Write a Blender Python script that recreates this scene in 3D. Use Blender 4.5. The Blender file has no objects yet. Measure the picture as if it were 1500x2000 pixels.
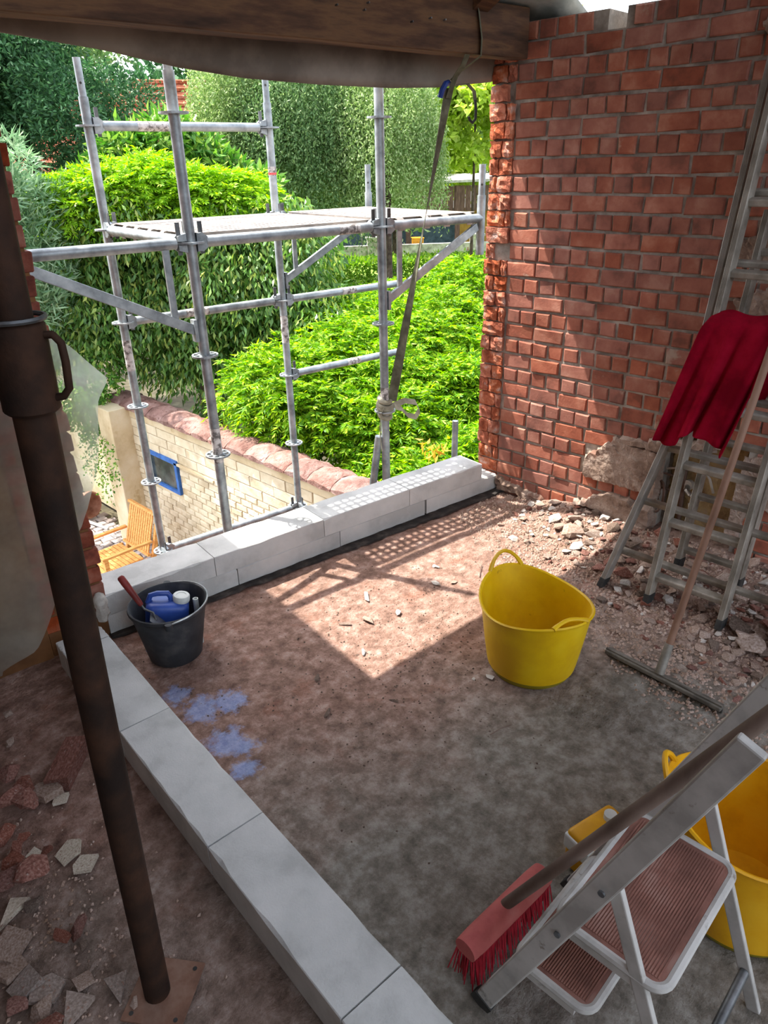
import bpy, bmesh, math, random
import numpy as np
from mathutils import Vector, Matrix, Quaternion
random.seed(7); rng = np.random.default_rng(7)
S = bpy.context.scene
COL = S.collection
PI = math.pi

# ------------------------------------------------------------------ camera
cam_d = bpy.data.cameras.new('camera')
cam = bpy.data.objects.new('camera', cam_d); COL.objects.link(cam)
cam_d.sensor_fit = 'VERTICAL'; cam_d.sensor_height = 36.0; cam_d.sensor_width = 27.0
cam_d.lens = 36.0*1400/2000
cam_d.clip_start = .02; cam_d.clip_end = 300
S.camera = cam
_d = Vector((64, 2870, 1400)).normalized(); _up = -_d
_y = Vector((-1600, -638, 1400)); _y -= _up*_y.dot(_up); _y.normalize()
_x = _y.cross(_up)
# rows = world axes in image axes (right, down, forward)
CAMH = 1.80
cam.matrix_world = Matrix(((_x[0], -_x[1], -_x[2], 0), (_y[0], -_y[1], -_y[2], 0), (_up[0], -_up[1], -_up[2], CAMH), (0, 0, 0, 1)))

# ------------------------------------------------------------------ world, sun, exposure
SUN = Vector((.19, -.53, -1.0)).normalized()
W = bpy.data.worlds.new('sky'); S.world = W; W.use_nodes = True
nt = W.node_tree; nt.nodes.clear()
sky = nt.nodes.new('ShaderNodeTexSky'); sky.sky_type = 'NISHITA'; sky.sun_disc = False
sky.sun_elevation = math.radians(61); sky.sun_rotation = math.radians(-16); sky.air_density = 1.0; sky.dust_density = 2.5; sky.ozone_density = 1.0
bg = nt.nodes.new('ShaderNodeBackground'); bg.inputs[1].default_value = .46
hs = nt.nodes.new('ShaderNodeHueSaturation'); hs.inputs['Saturation'].default_value = .45; hs.inputs['Value'].default_value = 1.0
wo = nt.nodes.new('ShaderNodeOutputWorld')
nt.links.new(sky.outputs[0], hs.inputs['Color']); nt.links.new(hs.outputs[0], bg.inputs[0]); nt.links.new(bg.outputs[0], wo.inputs[0])
sd = bpy.data.lights.new('sun', 'SUN'); sd.energy = 7.4; sd.angle = math.radians(.55); sd.color = (1, .95, .87)
so = bpy.data.objects.new('sun', sd); COL.objects.link(so); so.rotation_euler = SUN.to_track_quat('-Z', 'Y').to_euler(); so.location = (-2, 8, 14)
S.view_settings.view_transform = 'Standard'; S.view_settings.look = 'None'; S.view_settings.gamma = 1
S.view_settings.use_curve_mapping = False
S.view_settings.exposure = .80

# ------------------------------------------------------------------ helpers
def lin(h):
    if isinstance(h, tuple): return h if len(h) == 4 else h+(1,)
    h = h.lstrip('#'); c = [int(h[i:i+2], 16)/255 for i in (0, 2, 4)]
    return tuple((x/12.92 if x <= .04045 else ((x+.055)/1.055)**2.4) for x in c)+(1,)
def nd(m, t, **kw):
    n = m.node_tree.nodes.new(t)
    for k, v in kw.items(): setattr(n, k, v)
    return n
def lk(m, a, b): m.node_tree.links.new(a, b)
def ramp(m, fac, stops):
    r = nd(m, 'ShaderNodeValToRGB'); e = r.color_ramp.elements
    while len(e) < len(stops): e.new(.5)
    for i, (p, c) in enumerate(stops): e[i].position = p; e[i].color = lin(c)
    lk(m, fac, r.inputs[0]); return r.outputs[0]
def mixc(m, fac, a, b, mode='MIX'):
    n = nd(m, 'ShaderNodeMix', data_type='RGBA', blend_type=mode)
    for i, v in ((0, fac), (6, a), (7, b)):
        if hasattr(v, 'links'): lk(m, v, n.inputs[i])
        else: n.inputs[i].default_value = v if i == 0 else lin(v)
    return n.outputs[2]
def math_(m, op, a, b=0.0, clamp=False):
    n = nd(m, 'ShaderNodeMath', operation=op, use_clamp=clamp)
    for i, v in ((0, a), (1, b)):
        if hasattr(v, 'links'): lk(m, v, n.inputs[i])
        else: n.inputs[i].default_value = v
    return n.outputs[0]
def coords(m, kind, rnd=True):
    if kind == 'POS': return nd(m, 'ShaderNodeNewGeometry').outputs['Position']
    tc = nd(m, 'ShaderNodeTexCoord').outputs['Object']
    if not rnd: return tc
    oi = nd(m, 'ShaderNodeObjectInfo')
    a = nd(m, 'ShaderNodeVectorMath', operation='ADD'); s = math_(m, 'MULTIPLY', oi.outputs['Random'], 37.0)
    lk(m, tc, a.inputs[0]); lk(m, s, a.inputs[1]); return a.outputs[0]
def noise(m, vec, scale, detail=6, rough=.6, dist=0, stretch=None):
    if stretch:
        mp = nd(m, 'ShaderNodeMapping'); mp.inputs['Scale'].default_value = stretch; lk(m, vec, mp.inputs[0]); vec = mp.outputs[0]
    n = nd(m, 'ShaderNodeTexNoise'); n.inputs['Scale'].default_value = scale; n.inputs['Detail'].default_value = detail
    n.inputs['Roughness'].default_value = rough; n.inputs['Distortion'].default_value = dist
    lk(m, vec, n.inputs['Vector']); return n.outputs['Fac']
def new(name):
    m = bpy.data.materials.new(name); m.use_nodes = True; m.node_tree.nodes.clear()
    o = nd(m, 'ShaderNodeOutputMaterial'); p = nd(m, 'ShaderNodeBsdfPrincipled'); lk(m, p.outputs[0], o.inputs[0]); return m, p, o
def bump(m, p, h, strength, dist=.01):
    b = nd(m, 'ShaderNodeBump'); b.inputs['Strength'].default_value = strength; b.inputs['Distance'].default_value = dist
    lk(m, h, b.inputs['Height']); lk(m, b.outputs[0], p.inputs['Normal'])
def pmat(name, stops, scale=8, rough=.8, metal=0, bmp=.3, bscale=60, bdist=.004, coord='OBJ', rand=0, spec=.3, stretch=None, spots=None, rnd=True, detail=6):
    m, p, o = new(name); v = coords(m, coord, rnd)
    n = math_(m, 'MULTIPLY_ADD', noise(m, v, scale, detail, stretch=stretch), 1.6); n.node.inputs[2].default_value = -.3; c = ramp(m, n, stops)
    if spots:   # (scale, threshold, colour)
        for sc, th, col in spots:
            n2 = noise(m, v, sc, 5, .65); f = ramp(m, n2, [(th, '#000000'), (min(.99, th+.08), '#ffffff')]); c = mixc(m, f, c, col)
    if rand:
        oi = nd(m, 'ShaderNodeObjectInfo'); h = nd(m, 'ShaderNodeHueSaturation')
        val = math_(m, 'ADD', math_(m, 'MULTIPLY', oi.outputs['Random'], 2*rand), 1-rand)
        wn = nd(m, 'ShaderNodeTexWhiteNoise', noise_dimensions='1D'); lk(m, oi.outputs['Random'], wn.inputs['W'])
        sat = math_(m, 'ADD', math_(m, 'MULTIPLY', wn.outputs['Value'], 1.2*rand), 1-.6*rand)
        lk(m, val, h.inputs['Value']); lk(m, sat, h.inputs['Saturation']); lk(m, c, h.inputs['Color']); c = h.outputs[0]
    lk(m, c, p.inputs['Base Color']); p.inputs['Roughness'].default_value = rough; p.inputs['Metallic'].default_value = metal
    p.inputs['Specular IOR Level'].default_value = spec
    if bmp: bump(m, p, noise(m, v, bscale, 5, .65, stretch=stretch), bmp, bdist)
    return m
MT = {}
def tag(o, label=None, cat=None, group=None, kind=None):
    if label: o['label'] = label
    if cat: o['category'] = cat
    if group: o['group'] = group
    if kind: o['kind'] = kind
    return o
def empty(name, loc, label=None, cat=None, group=None, kind=None, rz=0):
    o = bpy.data.objects.new(name, None); COL.objects.link(o); o.location = loc; o.rotation_euler = (0, 0, rz)
    o.empty_display_size = .05
    return tag(o, label, cat, group, kind)
def V3(*a): return Vector(a)
class MB:
    def __init__(s): s.v = []; s.f = []
    def add(s, vs, fs):
        n = len(s.v); s.v += [tuple(x) for x in vs]; s.f += [tuple(i+n for i in f) for f in fs]; return s
    def box(s, c, d, m=None):
        x, y, z = d[0]/2, d[1]/2, d[2]/2
        vs = [Vector(p) for p in ((-x,-y,-z),(x,-y,-z),(x,y,-z),(-x,y,-z),(-x,-y,z),(x,-y,z),(x,y,z),(-x,y,z))]
        if m is not None: vs = [m @ p for p in vs]
        c = Vector(c); vs = [p+c for p in vs]
        return s.add(vs, [(0,3,2,1),(4,5,6,7),(0,1,5,4),(1,2,6,5),(2,3,7,6),(3,0,4,7)])
    def bar(s, a, b, w, h, up=(0,0,1)):
        "rectangular bar from a to b; w across, h along 'up'"
        a, b = Vector(a), Vector(b); t = (b-a).normalized(); u = Vector(up); sd = t.cross(u).normalized(); u = sd.cross(t).normalized()
        vs = []
        for p in (a, b):
            for i, j in ((-1,-1),(1,-1),(1,1),(-1,1)): vs.append(p+sd*(i*w/2)+u*(j*h/2))
        return s.add(vs, [(0,1,2,3),(7,6,5,4),(0,4,5,1),(1,5,6,2),(2,6,7,3),(3,7,4,0)])
    def tube(s, pts, r, n=12, caps=True):
        pts = [Vector(p) for p in pts]; rs = r if isinstance(r, (list, tuple)) else [r]*len(pts)
        base = len(s.v); up = None; vs = []
        for i, p in enumerate(pts):
            t = (pts[min(i+1, len(pts)-1)]-pts[max(i-1, 0)]).normalized()
            if up is None:
                up = Vector((0,0,1)) if abs(t.z) < .9 else Vector((1,0,0))
            sd = t.cross(up).normalized(); up = sd.cross(t).normalized()
            for k in range(n):
                a = 2*PI*k/n; vs.append(p+(sd*math.cos(a)+up*math.sin(a))*rs[i])
        fs = []
        for i in range(len(pts)-1):
            for k in range(n):
                a, b = i*n+k, i*n+(k+1) % n; fs.append((a, a+n, b+n, b))
        if caps: fs.append(tuple(range(n))); fs.append(tuple(range((len(pts)-1)*n, len(pts)*n))[::-1])
        return s.add(vs, fs)
    def lathe(s, prof, c=(0,0,0), n=32, sx=1, sy=1, tilt=None):
        vs = []; fs = []; c = Vector(c)
        for r, z in prof:
            for k in range(n):
                a = 2*PI*k/n; p = Vector((r*math.cos(a)*sx, r*math.sin(a)*sy, z))
                if tilt is not None: p = tilt @ p
                vs.append(p+c)
        for i in range(len(prof)-1):
            for k in range(n):
                a, b = i*n+k, i*n+(k+1) % n; fs.append((a, b, b+n, a+n))
        if prof[0][0] > 1e-5: fs.append(tuple(range(n))[::-1])
        if prof[-1][0] > 1e-5: fs.append(tuple(range((len(prof)-1)*n, len(prof)*n)))
        return s.add(vs, fs)
    def strip(s, pts, side, w):
        "flat ribbon with a little thickness"
        pts = [Vector(p) for p in pts]; th = .0012; vs = []; n = len(pts)
        sides = side if isinstance(side, list) else [side]*n
        for i, p in enumerate(pts):
            sdv = Vector(sides[i]).normalized(); t = (pts[min(i+1, n-1)]-pts[max(i-1, 0)]).normalized(); nn = sdv.cross(t).normalized()
            for a, b in ((-1,-1),(1,-1),(1,1),(-1,1)): vs.append(p+sdv*(a*w/2)+nn*(b*th))
        fs = []
        for i in range(n-1):
            for k in range(4):
                a, b = i*4+k, i*4+(k+1) % 4; fs.append((a, b, b+4, a+4))
        fs += [(3,2,1,0), tuple(4*(n-1)+k for k in range(4))]
        return s.add(vs, fs)
    def prism(s, poly, z0, z1, m=None, c=(0,0,0)):
        n = len(poly); vs = [Vector((x, y, z0)) for x, y in poly]+[Vector((x, y, z1)) for x, y in poly]
        if m is not None: vs = [m @ p for p in vs]
        c = Vector(c); vs = [p+c for p in vs]
        return s.add(vs, [tuple(range(n))[::-1], tuple(range(n, 2*n))]+[(i, (i+1) % n, (i+1) % n+n, i+n) for i in range(n)])
    def mesh(s, name, off=(0,0,0)):
        o = Vector(off); me = bpy.data.meshes.new(name)
        me.from_pydata([tuple(Vector(v)-o) for v in s.v], [], s.f); me.update(); return me
    def build(s, name, mat, parent=None, smooth=False, bevel=0, local=False, seg=2, off=None):
        o0 = Vector((0,0,0))
        if parent is not None and not local:
            p = parent
            while p is not None: o0 += p.location; p = p.parent
        if off is not None: o0 = Vector(off)
        me = s.mesh(name, o0); o = bpy.data.objects.new(name, me); COL.objects.link(o)
        if off is not None: o.location = off
        if mat is not None: me.materials.append(mat)
        if parent is not None: o.parent = parent
        bm = bmesh.new(); bm.from_mesh(me); bmesh.ops.recalc_face_normals(bm, faces=bm.faces); bm.to_mesh(me); bm.free()
        if bevel:
            b = o.modifiers.new('b', 'BEVEL'); b.width = bevel; b.segments = seg; b.limit_method = 'ANGLE'; b.angle_limit = math.radians(40)
        if smooth: smooth_by_angle(me)
        return o
def smooth_by_angle(me, ang=40):
    me.polygons.foreach_set('use_smooth', np.ones(len(me.polygons), dtype=bool))
    bm = bmesh.new(); bm.from_mesh(me); ca = math.radians(ang)
    for e in bm.edges:
        if len(e.link_faces) == 2 and e.calc_face_angle(0) > ca: e.smooth = False
    bm.to_mesh(me); bm.free()
def copy_of(o, parent=None):
    c = o.copy(); COL.objects.link(c); c.parent = parent; return c
def copy_tree(o, parent=None):
    c = copy_of(o, parent)
    for ch in list(o.children): copy_tree(ch, c)
    return c
# facade frame: a along the facade (to the right), b outwards
UU = Vector((.9903, -.139, 0)); VV = Vector((.139, .9903, 0)); OO = Vector((1.003, 2.615, 0))
FR = Matrix(((.9903, .139, 0), (-.139, .9903, 0), (0, 0, 1)))
def F(a, b, z): return OO+UU*a+VV*b+Vector((0, 0, z))
def h2(x, y, s=1.0):
    return (math.sin(x*12.9*s+y*4.1*s+1.3)*math.sin(y*9.7*s-x*3.3*s+.4)+.5*math.sin(x*31*s+2.1)*math.sin(y*27*s+x*7*s))/1.5
def sst(a, b, x):
    t = max(0, min(1, (x-a)/(b-a))); return t*t*(3-2*t)
def floor_z(x, y):
    "uneven slab with a drift of rubble along the right-hand wall"
    z = .004*h2(x, y, .6)
    e = np.interp(y, [.2, .5, 1.0, 1.5, 2.0, 2.3], [2.35, 2.4, 2.5, 2.8, 3.02, 3.15])
    z += .07*sst(e, 3.35, x)*(1-sst(1.75, 2.15, y))
    return z
def fnoise(x, y, scale, octs=4, seed=0, gain=.55):
    "fractal value noise on arrays, about -1..1"
    q = np.random.default_rng(seed); T = q.random((64, 64))*2-1; out = 0; amp = 1; tot = 0
    for k in range(octs):
        u, v = x*scale+k*7.3, y*scale+k*3.1; i, j = np.floor(u).astype(int), np.floor(v).astype(int); fu, fv = u-i, v-j; fu = fu*fu*(3-2*fu); fv = fv*fv*(3-2*fv)
        g = lambda a, b: T[a % 64, b % 64]
        out = out+amp*((g(i, j)*(1-fu)+g(i+1, j)*fu)*(1-fv)+(g(i, j+1)*(1-fu)+g(i+1, j+1)*fu)*fv); tot += amp; amp *= gain; scale *= 2.03
    return out/tot
# ------------------------------------------------------------------ leaf clouds (numpy)
def np_mesh(name, verts, nper, mat):
    "verts (n*nper,3); one face of nper corners for each group"
    n = len(verts)//nper; me = bpy.data.meshes.new(name)
    me.vertices.add(len(verts)); me.vertices.foreach_set('co', verts.astype(np.float32).ravel())
    me.loops.add(len(verts)); me.loops.foreach_set('vertex_index', np.arange(len(verts), dtype=np.int32))
    me.polygons.add(n); me.polygons.foreach_set('loop_start', np.arange(0, len(verts), nper, dtype=np.int32))
    try: me.polygons.foreach_set('loop_total', np.full(n, nper, dtype=np.int32))
    except Exception: pass
    me.update(calc_edges=True); me.materials.append(mat); return me
def unit(a): return a/np.maximum(1e-9, np.linalg.norm(a, axis=1, keepdims=True))
def leaves(P, D, L, Wd, fold=.25):
    "diamond leaves: base P, direction D, length L, width Wd -> verts"
    n = len(P); D = unit(D); r = unit(rng.normal(size=(n, 3))); Sd = unit(np.cross(D, r)); Nn = np.cross(Sd, D)
    L = np.broadcast_to(np.asarray(L, float).reshape(-1, 1), (n, 1)); Wd = np.broadcast_to(np.asarray(Wd, float).reshape(-1, 1), (n, 1))
    tip = P+D*L-Nn*L*.12; mid = P+D*L*.45+Nn*Wd*fold
    out = np.stack([P, mid+Sd*Wd*.5, tip, mid-Sd*Wd*.5], 1); return out.reshape(-1, 3)
def on_lumps(lumps, n, shell=.25, face=None):
    "random points near the surface of spheres; returns points and outward normals"
    lumps = np.array(lumps, float); w = lumps[:, 3]**2; k = rng.choice(len(lumps), n, p=w/w.sum())
    d = unit(rng.normal(size=(n, 3))); d[:, 2] = np.where(d[:, 2] < -.3, -d[:, 2], d[:, 2])
    r = lumps[k, 3]*(1-shell*rng.random(n)**1.5+.12*rng.normal(size=n)*.5)
    return lumps[k, :3]+d*r[:, None], d
# ------------------------------------------------------------------ materials
MT['mortar'] = pmat('mortar', [(.3, '#797067'), (.55, '#989086'), (.75, '#b3a89c')], 9, .95, bmp=.8, bscale=45, bdist=.006, coord='POS')
MT['brick'] = pmat('brick_face', [(.25, '#75493c'), (.42, '#905848'), (.58, '#9c6351'), (.75, '#ab7764')], 7, .9, bmp=.5, bscale=70, bdist=.003, rand=.17,
                   spots=[(5, .64, '#a58d7c'), (13, .72, '#b5583a')])
MT['brick_raw'] = pmat('brick_broken', [(.25, '#84452f'), (.45, '#a85c41'), (.6, '#b97558'), (.78, '#b99b90')], 16, .95, bmp=1.0, bscale=35, bdist=.012, rand=.15, spots=[(14, .66, '#b9afa6')])
MT['brick_old'] = pmat('brick_old', [(.3, '#5a2a1d'), (.55, '#84412c'), (.8, '#96604c')], 9, .95, bmp=.6, bscale=50, rand=.2)
MT['plaster'] = pmat('old_plaster', [(.25, '#6b574a'), (.45, '#8d786a'), (.62, '#a08e81'), (.8, '#7b5e50')], 8, .95, bmp=1.0, bscale=30, bdist=.012, coord='POS')
MT['plaster_y'] = pmat('yellow_plaster', [(.3, '#7a6040'), (.55, '#a38a5f'), (.75, '#8f7b66')], 7, .95, bmp=.8, bscale=30, bdist=.01, coord='POS')
MT['aac'] = pmat('aerated_concrete', [(.3, '#b4b5b1'), (.5, '#c5c6c2'), (.75, '#cfcfcb')], 5, .95, bmp=.55, bscale=160, bdist=.003, rand=.04, spots=[(90, .70, '#8f918f')])
MT['aac_front'] = MT['aac']
MT['wood_beam'] = pmat('beam_timber', [(.2, '#35251b'), (.45, '#553b2a'), (.6, '#6b4d34'), (.8, '#463226')], 3.2, .8, bmp=.5, bscale=14, bdist=.004, coord='OBJ', stretch=(.35, 5, 5))
MT['wood_board'] = pmat('roof_boarding', [(.2, '#6b4a25'), (.5, '#98702f'), (.8, '#b08a4a')], 5, .75, bmp=.4, bscale=18, coord='OBJ', stretch=(1, 4, 4))
MT['tarp'] = pmat('tarpaulin', [(.25, '#6a6056'), (.5, '#857a6e'), (.75, '#988d80')], 3, .85, bmp=.35, bscale=9, bdist=.01, spots=[(2.5, .62, '#9a9388')])
MT['membrane'] = pmat('roof_membrane', [(.3, '#8c9391'), (.6, '#a9b0ad'), (.8, '#c3c8c4')], 6, .8, bmp=.3, bscale=12)
MT['galv'] = pmat('galvanised_steel', [(.25, '#7d8487'), (.5, '#9da4a7'), (.75, '#b7bdbf')], 12, .48, .55, bmp=.15, bscale=50, rand=.08, spots=[(7, .68, '#a39a8c')])
MT['galv_dust'] = pmat('dusty_deck_steel', [(.3, '#857b73'), (.55, '#9b9188'), (.8, '#aca39b')], 9, .8, .1, bmp=.15, bscale=60, rand=.06)
MT['label_paper'] = pmat('worn_sticker', [(.4, '#d6d2cd'), (.55, '#a8a19c'), (.62, '#6f6a66')], 30, .8, bmp=0)
MT['sticker_red'] = pmat('red_print', [(.4, '#c02b2b'), (.7, '#dd6666')], 30, .7, bmp=0)
MT['alu'] = pmat('dusty_aluminium', [(.25, '#7d776c'), (.5, '#9b9488'), (.75, '#b3aca0')], 10, .6, .35, bmp=.25, bscale=60, spots=[(8, .66, '#a08d7f')])
MT['alu_b'] = pmat('bright_aluminium', [(.3, '#918e87'), (.6, '#b0aea7')], 10, .5, .5, bmp=.15, bscale=60, spots=[(9, .66, '#9b9288')])
MT['rust'] = pmat('rusty_prop_steel', [(.25, '#1e130d'), (.5, '#2f1e14'), (.75, '#422a1c')], 9, .8, .2, bmp=.4, bscale=40)
MT['rust_plate'] = pmat('dusty_plate', [(.25, '#5f4436'), (.5, '#7c5c4b'), (.75, '#8d7262')], 9, .9, bmp=.4, bscale=40)
MT['yellow'] = pmat('yellow_plastic', [(.3, '#cfa300'), (.55, '#dcb400'), (.8, '#e2c01e')], 5, .5, bmp=.12, bscale=50, spec=.4, spots=[(11, .68, '#8d6d12')])
MT['yellow_o'] = pmat('amber_plastic', [(.3, '#c88f06'), (.55, '#dca208'), (.8, '#e3b020')], 5, .5, bmp=.12, bscale=50, spec=.4, spots=[(9, .72, '#a5741a')])
MT['black'] = pmat('black_plastic', [(.3, '#25272a'), (.6, '#343639'), (.8, '#4a4a49')], 8, .6, bmp=.2, bscale=50)
MT['wire'] = pmat('handle_wire', [(.3, '#7a7f80'), (.7, '#a1a6a6')], 20, .4, .8, bmp=0)
MT['blue'] = pmat('blue_plastic', [(.3, '#213c86'), (.7, '#3455a6')], 6, .4, bmp=.08, bscale=40, spec=.5)
MT['white_pl'] = pmat('white_plastic', [(.3, '#b9beb9'), (.7, '#d5d8d3')], 9, .5, bmp=.05)
MT['red_wood'] = pmat('red_handle', [(.3, '#5d1f1c'), (.7, '#7f2f2a')], 9, .5, bmp=.1)
MT['steel_dark'] = pmat('dull_steel', [(.3, '#4b4d4e'), (.7, '#77797a')], 12, .45, .7, bmp=.1)
MT['cloth_red'] = pmat('crimson_fleece', [(.3, '#6e0418'), (.55, '#8c0a22'), (.8, '#9a122b')], 6, 1.0, bmp=.6, bscale=180, bdist=.003, spec=.05)
MT['pole_wood'] = pmat('pole_wood', [(.25, '#5d4231'), (.5, '#785846'), (.75, '#8d6d5a')], 6, .7, bmp=.25, bscale=30, stretch=(1, 1, .15))
MT['pole_grey'] = pmat('broom_handle_wood', [(.25, '#5a4a41'), (.5, '#77655a'), (.75, '#8c7b70')], 6, .75, bmp=.25, bscale=30, stretch=(1, 1, .3))
MT['broom'] = pmat('broom_block', [(.3, '#a44f4c'), (.55, '#b9605b'), (.8, '#bf706a')], 8, .75, bmp=.15, bscale=40, spots=[(9, .7, '#a08377')])
MT['bristle'] = pmat('broom_bristles', [(.3, '#8e1724'), (.7, '#b32737')], 30, .6, bmp=0)
MT['stool_w'] = pmat('chipped_white_paint', [(.3, '#9b9892'), (.55, '#b5b2ac'), (.8, '#bfbcb6')], 7, .55, bmp=.15, bscale=40, spots=[(7, .63, '#6d675f'), (30, .64, '#857d72')])
MT['tread'] = pmat('ribbed_brown_rubber', [(.3, '#6d4a3f'), (.55, '#875d50'), (.8, '#98766a')], 9, .85, bmp=.2, bscale=60)
MT['squeegee'] = pmat('squeegee_metal', [(.3, '#5b5750'), (.6, '#7c776e'), (.8, '#8f8a80')], 12, .6, .3, bmp=.2)
MT['rubber'] = pmat('dark_rubber', [(.3, '#2a2a29'), (.7, '#45433f')], 10, .8, bmp=.2)
MT['strap'] = pmat('webbing_strap', [(.3, '#50503f'), (.6, '#6b6b58'), (.8, '#84836f')], 14, .9, bmp=.4, bscale=150)
MT['strap_pale'] = pmat('pale_webbing', [(.3, '#8d8874'), (.6, '#aaa58f'), (.8, '#bcb8a4')], 14, .9, bmp=.4, bscale=150)
MT['pipe'] = pmat('pipe_steel', [(.3, '#5a4438'), (.6, '#77635a'), (.8, '#8b7d76')], 12, .6, .4, bmp=.2)
MT['pipe_grey'] = pmat('grey_conduit', [(.3, '#8f867b'), (.7, '#aaa297')], 12, .7, bmp=.1)
MT['chrome'] = pmat('chrome_valve', [(.3, '#9d9d99'), (.7, '#c4c4bf')], 12, .3, .9, bmp=0)
MT['rub_red'] = pmat('brick_rubble', [(.25, '#633d32'), (.5, '#825447'), (.75, '#987266')], 14, .95, bmp=.7, bscale=60, bdist=.005, rand=.22, spots=[(9, .6, '#a4948a')])
MT['rub_pink'] = pmat('mortar_rubble', [(.25, '#87705f'), (.5, '#a58f81'), (.75, '#bba99d')], 14, .95, bmp=.7, bscale=60, bdist=.005, rand=.18)
MT['rub_white'] = pmat('plaster_rubble', [(.3, '#b5ada4'), (.6, '#cbc5bd'), (.8, '#d8d3cc')], 14, .95, bmp=.5, bscale=60, rand=.08)
MT['rub_dark'] = pmat('dark_rubble', [(.3, '#54463c'), (.6, '#6d5d52'), (.8, '#83746a')], 14, .95, bmp=.5, bscale=60, rand=.15)
MT['tile_cream'] = pmat('cream_glaze', [(.3, '#a89c89'), (.55, '#c2b8a6'), (.75, '#cfc6b6')], 12, .6, bmp=.3, rand=.08, spots=[(9, .58, '#8d6f60')])
MT['tile_grey'] = pmat('grey_tile', [(.3, '#7a6c62'), (.55, '#93857b'), (.75, '#a4978d')], 12, .8, bmp=.4, rand=.14, spots=[(8, .58, '#86604f')])
MT['cream_wall'] = pmat('cream_painted_brick', [(.3, '#b9a88a'), (.5, '#cfc0a3'), (.75, '#dacdb3')], 3, .9, bmp=.5, bscale=25, bdist=.01, coord='OBJ', rand=.05, spots=[(6, .68, '#a08f77')])
MT['cream_flat'] = pmat('cream_render', [(.3, '#b5a07c'), (.5, '#c9b693'), (.75, '#d5c6a9')], 2, .9, bmp=.4, bscale=20, bdist=.01, coord='POS', spots=[(2.2, .64, '#a98f63')])
MT['coping'] = pmat('terracotta_coping', [(.25, '#6b4b42'), (.5, '#8a685e'), (.75, '#9c7f76')], 6, .95, bmp=1.0, bscale=28, bdist=.03, rand=.12, spots=[(22, .60, '#5d3d33'), (4, .64, '#9a867c')])
MT['blue_frame'] = pmat('blue_paint', [(.3, '#285392'), (.7, '#3f72b8')], 9, .5, bmp=.2)
MT['glass_dark'] = pmat('dusty_pane', [(.3, '#2a302f'), (.7, '#4a524e')], 6, .15, bmp=0, spec=.6)
MT['teak'] = pmat('teak_slats', [(.25, '#b87839'), (.5, '#d09350'), (.75, '#dba664')], 8, .6, bmp=.2, bscale=30, stretch=(1, 6, 6))
MT['cobble'] = pmat('cobble_stone', [(.3, '#7b6f69'), (.55, '#9a8e88'), (.8, '#aca29c')], 5, .9, bmp=.4, bscale=30, rand=.15)
MT['soil'] = pmat('garden_soil', [(.3, '#3f3a2c'), (.6, '#56503d'), (.8, '#6a6450')], 3, 1, bmp=.6, bscale=12, coord='POS')
MT['lawn'] = pmat('lawn', [(.3, '#5c7d2a'), (.5, '#7b9a3a'), (.75, '#a0a95a')], 2.2, 1, bmp=.8, bscale=30, bdist=.05, coord='POS')
MT['bark'] = pmat('bark', [(.3, '#3b3128'), (.6, '#574a3e'), (.8, '#6d6156')], 9, .95, bmp=.8, bscale=20, bdist=.02)
MT['roof_tile'] = pmat('red_roof_tile', [(.3, '#8f4f3b'), (.55, '#b06c54'), (.8, '#bd8570')], 6, .9, bmp=.4, rand=.15)
MT['house_wall'] = pmat('pale_house_wall', [(.3, '#b9b7b2'), (.7, '#d2d0cb')], 2, .9, bmp=.2)
MT['shed_wood'] = pmat('weathered_brown_cladding', [(.25, '#3d2c24'), (.5, '#59433a'), (.75, '#6e574c')], 5, .85, bmp=.4, bscale=12, stretch=(6, 6, .5))
MT['shed_dark'] = pmat('shed_bluish_boards', [(.3, '#33414a'), (.7, '#4b5c66')], 4, .8, bmp=.1)  # dark bluish colour of the shed doors
MT['shed_yellow'] = pmat('ochre_board', [(.3, '#8a6a2a'), (.7, '#a58238')], 4, .8, bmp=.1)
MT['orange'] = pmat('orange_crate', [(.3, '#d08a1a'), (.7, '#e2a32c')], 4, .5, bmp=0)
MT['old_wall'] = pmat('whitewashed_garden_wall', [(.3, '#7c7872'), (.55, '#a09c96'), (.8, '#b6b2ac')], 4, .95, bmp=.5, bscale=12, spots=[(3, .62, '#8a5646')])
MT['post_stone'] = pmat('stone_post', [(.3, '#8f8c85'), (.7, '#b5b2ab')], 6, .9, bmp=.4)
MT['cardboard'] = pmat('brown_board', [(.3, '#5c3c22'), (.6, '#7a5230'), (.8, '#8a6240')], 3, .85, bmp=.3, bscale=15, coord='POS')
MT['foam'] = pmat('white_foam', [(.3, '#a59f95'), (.7, '#cac5bb')], 20, .9, bmp=.8, bscale=60)
MT['terracotta'] = pmat('terracotta_pot', [(.3, '#8c5a47'), (.7, '#b98c78')], 6, .9, bmp=.3)
MT['ext_render'] = pmat('outer_render', [(.3, '#8b5b49'), (.7, '#a56e58')], 6, .9, bmp=.4, coord='POS')
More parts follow.
